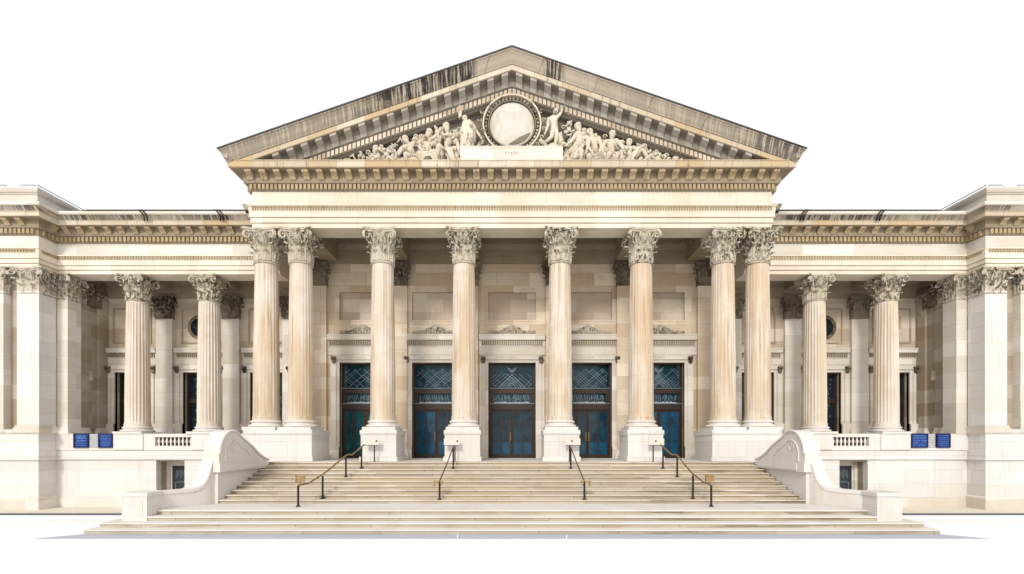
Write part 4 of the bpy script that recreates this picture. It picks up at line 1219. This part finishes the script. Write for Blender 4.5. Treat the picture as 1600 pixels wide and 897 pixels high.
# left of the shield
s = figure('robed stone figure leaning over the left end of the inscribed plinth', -1.72, Y0-.02,
    dict(P=(-.05,.80,0),C=(.0,1.22,-.05),H=(-.16,1.50,-.08),LE=(-.30,1.0,-.1),LH=(-.34,.70,-.12),RE=(.28,1.02,-.12),RH=(.50,.72,-.12),LK=(-.16,.42,-.08),LA=(-.2,.02,0),RK=(.12,.42,-.12),RA=(.16,.02,0)), .93, zb=14.12-.28)
drape(s, [(-1.74,Y0-.08,15.12),(-1.70,Y0-.1,14.85),(-1.72,Y0-.08,14.55),(-1.80,Y0-.05,14.25),(-1.85,Y0-.02,14.0)], [.24,.33,.34,.30,.28], 4, 'robe', .10)
w_ = MB(); w_.prism([(-2.12,15.35),(-2.02,15.45),(-1.98,15.72),(-2.06,16.0),(-2.16,15.75)], 'y', 19.36, 19.5); obj('wing', w_, M['statue'], s)
s = figure('stone figure standing half hidden at the back of the left group', -2.98, Y0+.14,
    dict(P=(.0,.62,0),C=(.06,1.02,-.02),H=(.14,1.30,-.05),LE=(-.22,.82,-.1),LH=(-.34,.98,-.12),RE=(.30,.86,-.08),RH=(.36,1.12,-.1),LK=(-.14,.34,-.1),LA=(-.16,.03,0),RK=(.14,.34,-.1),RA=(.16,.03,0)), .98)
s = figure('stone figure peering out between two seated ones at the back of the left group', -3.78, Y0+.14,
    dict(P=(.0,.48,0),C=(.03,.84,-.02),H=(.14,1.08,-.06),LE=(-.24,.68,-.1),LH=(-.10,.46,-.16),RE=(.26,.72,-.08),RH=(.16,.52,-.16),LK=(-.12,.30,-.1),LA=(-.14,.03,0),RK=(.12,.30,-.1),RA=(.14,.03,0)), .95)
s = figure('stone figure sitting with drawn-up arms, left of the robed one', -2.62, Y0,
    dict(P=(.05,.42,0),C=(.10,.92,-.02),H=(.0,1.24,-.05),LE=(-.22,.78,-.15),LH=(-.30,1.10,-.15),RE=(.36,.72,-.1),RH=(.42,.40,-.15),LK=(-.22,.58,-.25),LA=(-.30,.06,-.1),RK=(.30,.52,-.2),RA=(.40,.05,-.05)), 1.08)
drape(s, [(-2.95,Y0-.05,13.5),(-2.75,Y0-.18,13.95),(-2.5,Y0-.2,13.95),(-2.3,Y0-.1,13.5)], [.16,.2,.2,.15], 5)
s = figure('stone figure twisting upright amid drapery, second figure left of the robed one', -3.30, Y0,
    dict(P=(.0,.36,0),C=(-.10,.80,-.05),H=(.02,1.10,-.08),LE=(-.36,.66,-.12),LH=(-.18,.40,-.2),RE=(.22,.92,-.12),RH=(.36,1.16,-.1),LK=(-.30,.34,-.25),LA=(-.26,.04,-.1),RK=(.26,.44,-.22),RA=(.20,.04,-.1)), 1.02, True)
drape(s, [(-3.62,Y0-.1,13.48),(-3.40,Y0-.2,13.72),(-3.15,Y0-.2,13.82),(-2.98,Y0-.12,13.5)], [.14,.18,.19,.15], 6)
s = figure('stone figure crouching under a raised arm, midway along the left group', -4.05, Y0,
    dict(P=(.12,.30,0),C=(-.02,.66,-.08),H=(-.16,.90,-.1),LE=(-.30,.52,-.15),LH=(-.40,.22,-.18),RE=(.22,.74,-.15),RH=(.44,.62,-.18),LK=(-.16,.36,-.25),LA=(-.10,.04,-.1),RK=(.36,.42,-.2),RA=(.46,.04,-.05)), .98)
drape(s, [(-4.35,Y0-.05,13.48),(-4.1,Y0-.15,13.58),(-3.8,Y0-.15,13.6),(-3.6,Y0-.1,13.48)], [.10,.14,.15,.12], 7)
s = figure('stone figure reclining with bent knee near the left corner of the pediment', -4.95, Y0,
    dict(P=(.10,.20,0),C=(-.22,.42,-.05),H=(-.42,.60,-.08),LE=(-.48,.22,-.15),LH=(-.58,.04,-.2),RE=(-.05,.48,-.2),RH=(.18,.42,-.2),LK=(.30,.46,-.15),LA=(.46,.06,-.1),RK=(.45,.20,-.05),RA=(.80,.06,-.05),toe=(.12,.0,-.02)), .95)
drape(s, [(-5.6,Y0-.05,13.45),(-5.2,Y0-.1,13.5),(-4.8,Y0-.12,13.5),(-4.5,Y0-.1,13.46)], [.06,.1,.12,.08], 8)
# right of the shield
s = figure('nude stone figure with one arm raised, stepping beside the right of the round shield', 1.62, Y0-.05,
    dict(P=(.06,.86,0),C=(-.02,1.30,-.05),H=(.12,1.60,-.05),LE=(-.20,1.02,-.12),LH=(-.30,.74,-.12),RE=(.26,1.46,-.06),RH=(.44,1.76,-.06),LK=(-.06,.48,-.22),LA=(-.30,.34,-.1),RK=(.14,.46,-.12),RA=(.02,.02,.0)), .93, zb=14.12-.12)
rk_ = MB(); rk_.blob((1.62,Y0-.05,14.12),(.35,.22,.18),12,8,.18,5); rk_.blob((1.92,Y0+.05,14.5),(.16,.14,.34),10,8,.2,9); obj('rock', rk_, M['statue'], s)
s = figure('stone figure lunging with one leg stretched back, right of the raised-arm figure', 2.62, Y0,
    dict(P=(-.10,.50,0),C=(.10,.92,-.06),H=(.0,1.22,-.08),LE=(-.16,.78,-.16),LH=(-.34,.60,-.2),RE=(.34,.72,-.16),RH=(.26,.40,-.2),LK=(-.36,.30,-.12),LA=(-.62,.04,-.05),RK=(.10,.40,-.25),RA=(.06,.03,-.1)), 1.08)
drape(s, [(2.35,Y0-.02,13.48),(2.45,Y0-.12,13.85),(2.65,Y0-.15,14.1),(2.85,Y0-.1,14.35)], [.12,.17,.17,.12], 11)
s = figure('stone figure standing half hidden at the back of the right group', 2.98, Y0+.14,
    dict(P=(.0,.62,0),C=(-.04,1.0,-.02),H=(-.10,1.26,-.05),LE=(-.28,.86,-.1),LH=(-.34,1.10,-.12),RE=(.26,.80,-.08),RH=(.34,.98,-.1),LK=(-.14,.34,-.1),LA=(-.16,.03,0),RK=(.14,.34,-.1),RA=(.16,.03,0)), .98)
s = figure('stone figure bending behind the sitting one near the end of the right group', 4.36, Y0+.12,
    dict(P=(.0,.40,0),C=(-.10,.70,-.06),H=(-.22,.88,-.1),LE=(-.30,.54,-.12),LH=(-.26,.28,-.16),RE=(.16,.60,-.08),RH=(.30,.44,-.12),LK=(-.12,.26,-.1),LA=(-.14,.03,0),RK=(.12,.26,-.1),RA=(.14,.03,0)), .95)
s = figure('stone figure kneeling with lowered head, third figure right of the shield', 3.32, Y0,
    dict(P=(.0,.38,0),C=(-.08,.84,-.08),H=(-.2,1.08,-.12),LE=(-.30,.62,-.18),LH=(-.14,.36,-.2),RE=(.18,.60,-.18),RH=(.10,.32,-.22),LK=(-.30,.26,-.22),LA=(-.05,.04,-.05),RK=(.30,.30,-.22),RA=(.34,.03,-.05)), 1.02)
drape(s, [(3.05,Y0-.1,13.48),(3.2,Y0-.18,13.7),(3.5,Y0-.18,13.75),(3.65,Y0-.1,13.48)], [.12,.17,.17,.12], 12)
s = figure('stone figure seen from its broad back, bowing midway along the right group', 3.98, Y0-.05,
    dict(P=(-.02,.34,0),C=(-.06,.74,-.12),H=(-.02,.98,-.16),LE=(-.34,.60,-.15),LH=(-.36,.30,-.2),RE=(.26,.64,-.15),RH=(.36,.42,-.2),LK=(-.14,.30,-.28),LA=(-.22,.03,-.1),RK=(.16,.30,-.25),RA=(.06,.02,-.1)), 1.0)
drape(s, [(3.75,Y0-.1,13.47),(4.0,Y0-.2,13.66),(4.2,Y0-.1,13.47)], [.11,.15,.11], 13)
s = figure('stone figure sitting with one raised knee and long outstretched shin, right group', 4.82, Y0-.05,
    dict(P=(-.16,.20,0),C=(-.20,.52,-.08),H=(-.16,.76,-.1),LE=(-.42,.40,-.15),LH=(-.48,.10,-.18),RE=(.06,.46,-.2),RH=(.22,.54,-.22),LK=(.16,.50,-.2),LA=(-.12,.10,-.2),RK=(.26,.52,-.16),RA=(.56,.06,-.1),toe=(.12,.0,-.03)), .98)
s = figure('small stone figure reclining near the right corner of the pediment', 5.62, Y0,
    dict(P=(-.05,.12,0),C=(-.28,.30,-.05),H=(-.38,.48,-.08),LE=(-.45,.16,-.15),LH=(-.55,.04,-.18),RE=(-.10,.32,-.18),RH=(.06,.22,-.2),LK=(.18,.34,-.15),LA=(.30,.05,-.1),RK=(.30,.16,-.05),RA=(.62,.05,-.05),toe=(.12,.0,-.02)), .80)
drape(s, [(5.2,Y0-.05,13.45),(5.6,Y0-.08,13.48),(6.0,Y0-.1,13.46),(6.5,Y0-.1,13.44)], [.09,.11,.09,.04], 14)

# carved background relief that fills the tympanum between and beyond the figures
def relief(sg, seed):
    rnd = random.Random(seed); mb = MB()
    for i in range(230):
        x = 2.05 + (4.6 if i < 150 else 3.6)*rnd.random()**1.15; top = ztop(x) - 1.50 - LED
        if top < .10: continue
        z = LED + .03 + (top-.08)*rnd.random()*.92; y = (19.50 + .22*rnd.random()) if i < 150 else (19.22 + .2*rnd.random())
        if i >= 150: z = LED + .02 + (z-LED)*.72
        k = rnd.random(); L = min(.30, .10 + .5*top)
        if k < .45:
            a = rnd.random()*PI; b = a + (rnd.random()-.5)*2
            pts = [(sg*x, y, z), (sg*x+L*.5*math.cos(a), y-.10, z+L*.5*math.sin(a)), (sg*x+L*.8*math.cos(b), y-.06, z+L*.55*math.sin(b))]
            pts = [(p[0], p[1], min(max(p[2], LED+.02), ztop(p[0])-1.47)) for p in pts]
            mb.tube(pts, [v*(1.35 if i >= 150 else 1) for v in (.03+.03*rnd.random(), .055+.03*rnd.random(), .025)], 7)
        elif k < .72:
            pts = [(sg*x + .10*(1-a/11)*math.cos(a*.75), y-.06, min(z + .08 + .10*(1-a/11)*math.sin(a*.75), ztop(x)-1.46)) for a in range(10)]
            mb.tube(pts, [.035 - .0022*a for a in range(10)], 6)
        else:
            r = .05 + .07*rnd.random(); mb.blob((sg*x, y-.03, min(z, ztop(x)-1.5-r*.5)), (r*1.2, r, r), 8, 6, .25, i)
    return mb
for sg in (-1, 1):
    r_ = obj('carved_relief', relief(sg, 21+sg), M['statue'], B, None, 60); r_['kind'] = 'stuff'
# ornate outer scrolls of the roundel frame
sc_ = MB()
for sg in (-1, 1):
    for k in range(9):
        a = PI/2 - sg*(.35 + k*.27); x, z = 1.27*math.cos(a), SC + 1.27*math.sin(a)
        if z < 14.15 or z > ztop(x) - 1.5: continue
        sc_.tube([(x + .09*(1-q/9)*math.cos(q*.8+a), 19.30, z + .09*(1-q/9)*math.sin(q*.8+a)) for q in range(8)], [.035-.003*q for q in range(8)], 6)
    sc_.tube([(sg*1.10, 19.25, 14.40),(sg*1.28, 19.22, 14.25),(sg*1.36, 19.2, 14.14)], [.10,.08,.05], 8)
obj('frame_scrolls', sc_, M['capital'], sh, None, 60)
# ------------------------------------------------------------------ camera, light, world
cam = bpy.data.cameras.new('camera'); co = bpy.data.objects.new('camera', cam); COL.objects.link(co)
co.location = (0, 0, ZC); co.rotation_euler = (PI/2, 0, 0)
cam.sensor_width = 36; cam.sensor_fit = 'HORIZONTAL'; cam.lens = 36*760/1600; cam.shift_y = .1522; cam.clip_start = .1; cam.clip_end = 2000
S.camera = co
EL, AZ = math.radians(30), math.radians(-14)       # high hazy sun behind the viewer's left shoulder
sun = bpy.data.lights.new('sun', 'SUN'); so = bpy.data.objects.new('sun', sun); COL.objects.link(so)
sun.energy = 2.2; sun.angle = math.radians(12); sun.color = (1, .958, .895)
dirv = Vector((math.sin(-AZ)*math.cos(EL), math.cos(AZ)*math.cos(EL), -math.sin(EL)))
so.rotation_euler = dirv.to_track_quat('-Z', 'Y').to_euler(); so.location = (-20, -40, 60)
W = bpy.data.worlds.new('World'); S.world = W; W.use_nodes = True
nt = W.node_tree; bg = nt.nodes['Background']; out = nt.nodes['World Output']
sky = nt.nodes.new('ShaderNodeTexSky'); sky.sky_type = 'NISHITA'; sky.sun_disc = False
sky.sun_elevation = EL; sky.sun_rotation = PI + AZ
nt.links.new(sky.outputs[0], bg.inputs[0]); bg.inputs[1].default_value = .05
bg2 = nt.nodes.new('ShaderNodeBackground'); bg2.inputs[0].default_value = (1, .98, .95, 1); bg2.inputs[1].default_value = .90   # bright white overcast
ad = nt.nodes.new('ShaderNodeAddShader'); nt.links.new(bg.outputs[0], ad.inputs[0]); nt.links.new(bg2.outputs[0], ad.inputs[1]); nt.links.new(ad.outputs[0], out.inputs[0])
vs_ = S.view_settings; vs_.view_transform = 'Standard'; vs_.look = 'None'; vs_.exposure = .15; vs_.gamma = 1; vs_.use_curve_mapping = False
S.cycles.max_bounces = 8; S.cycles.diffuse_bounces = 5
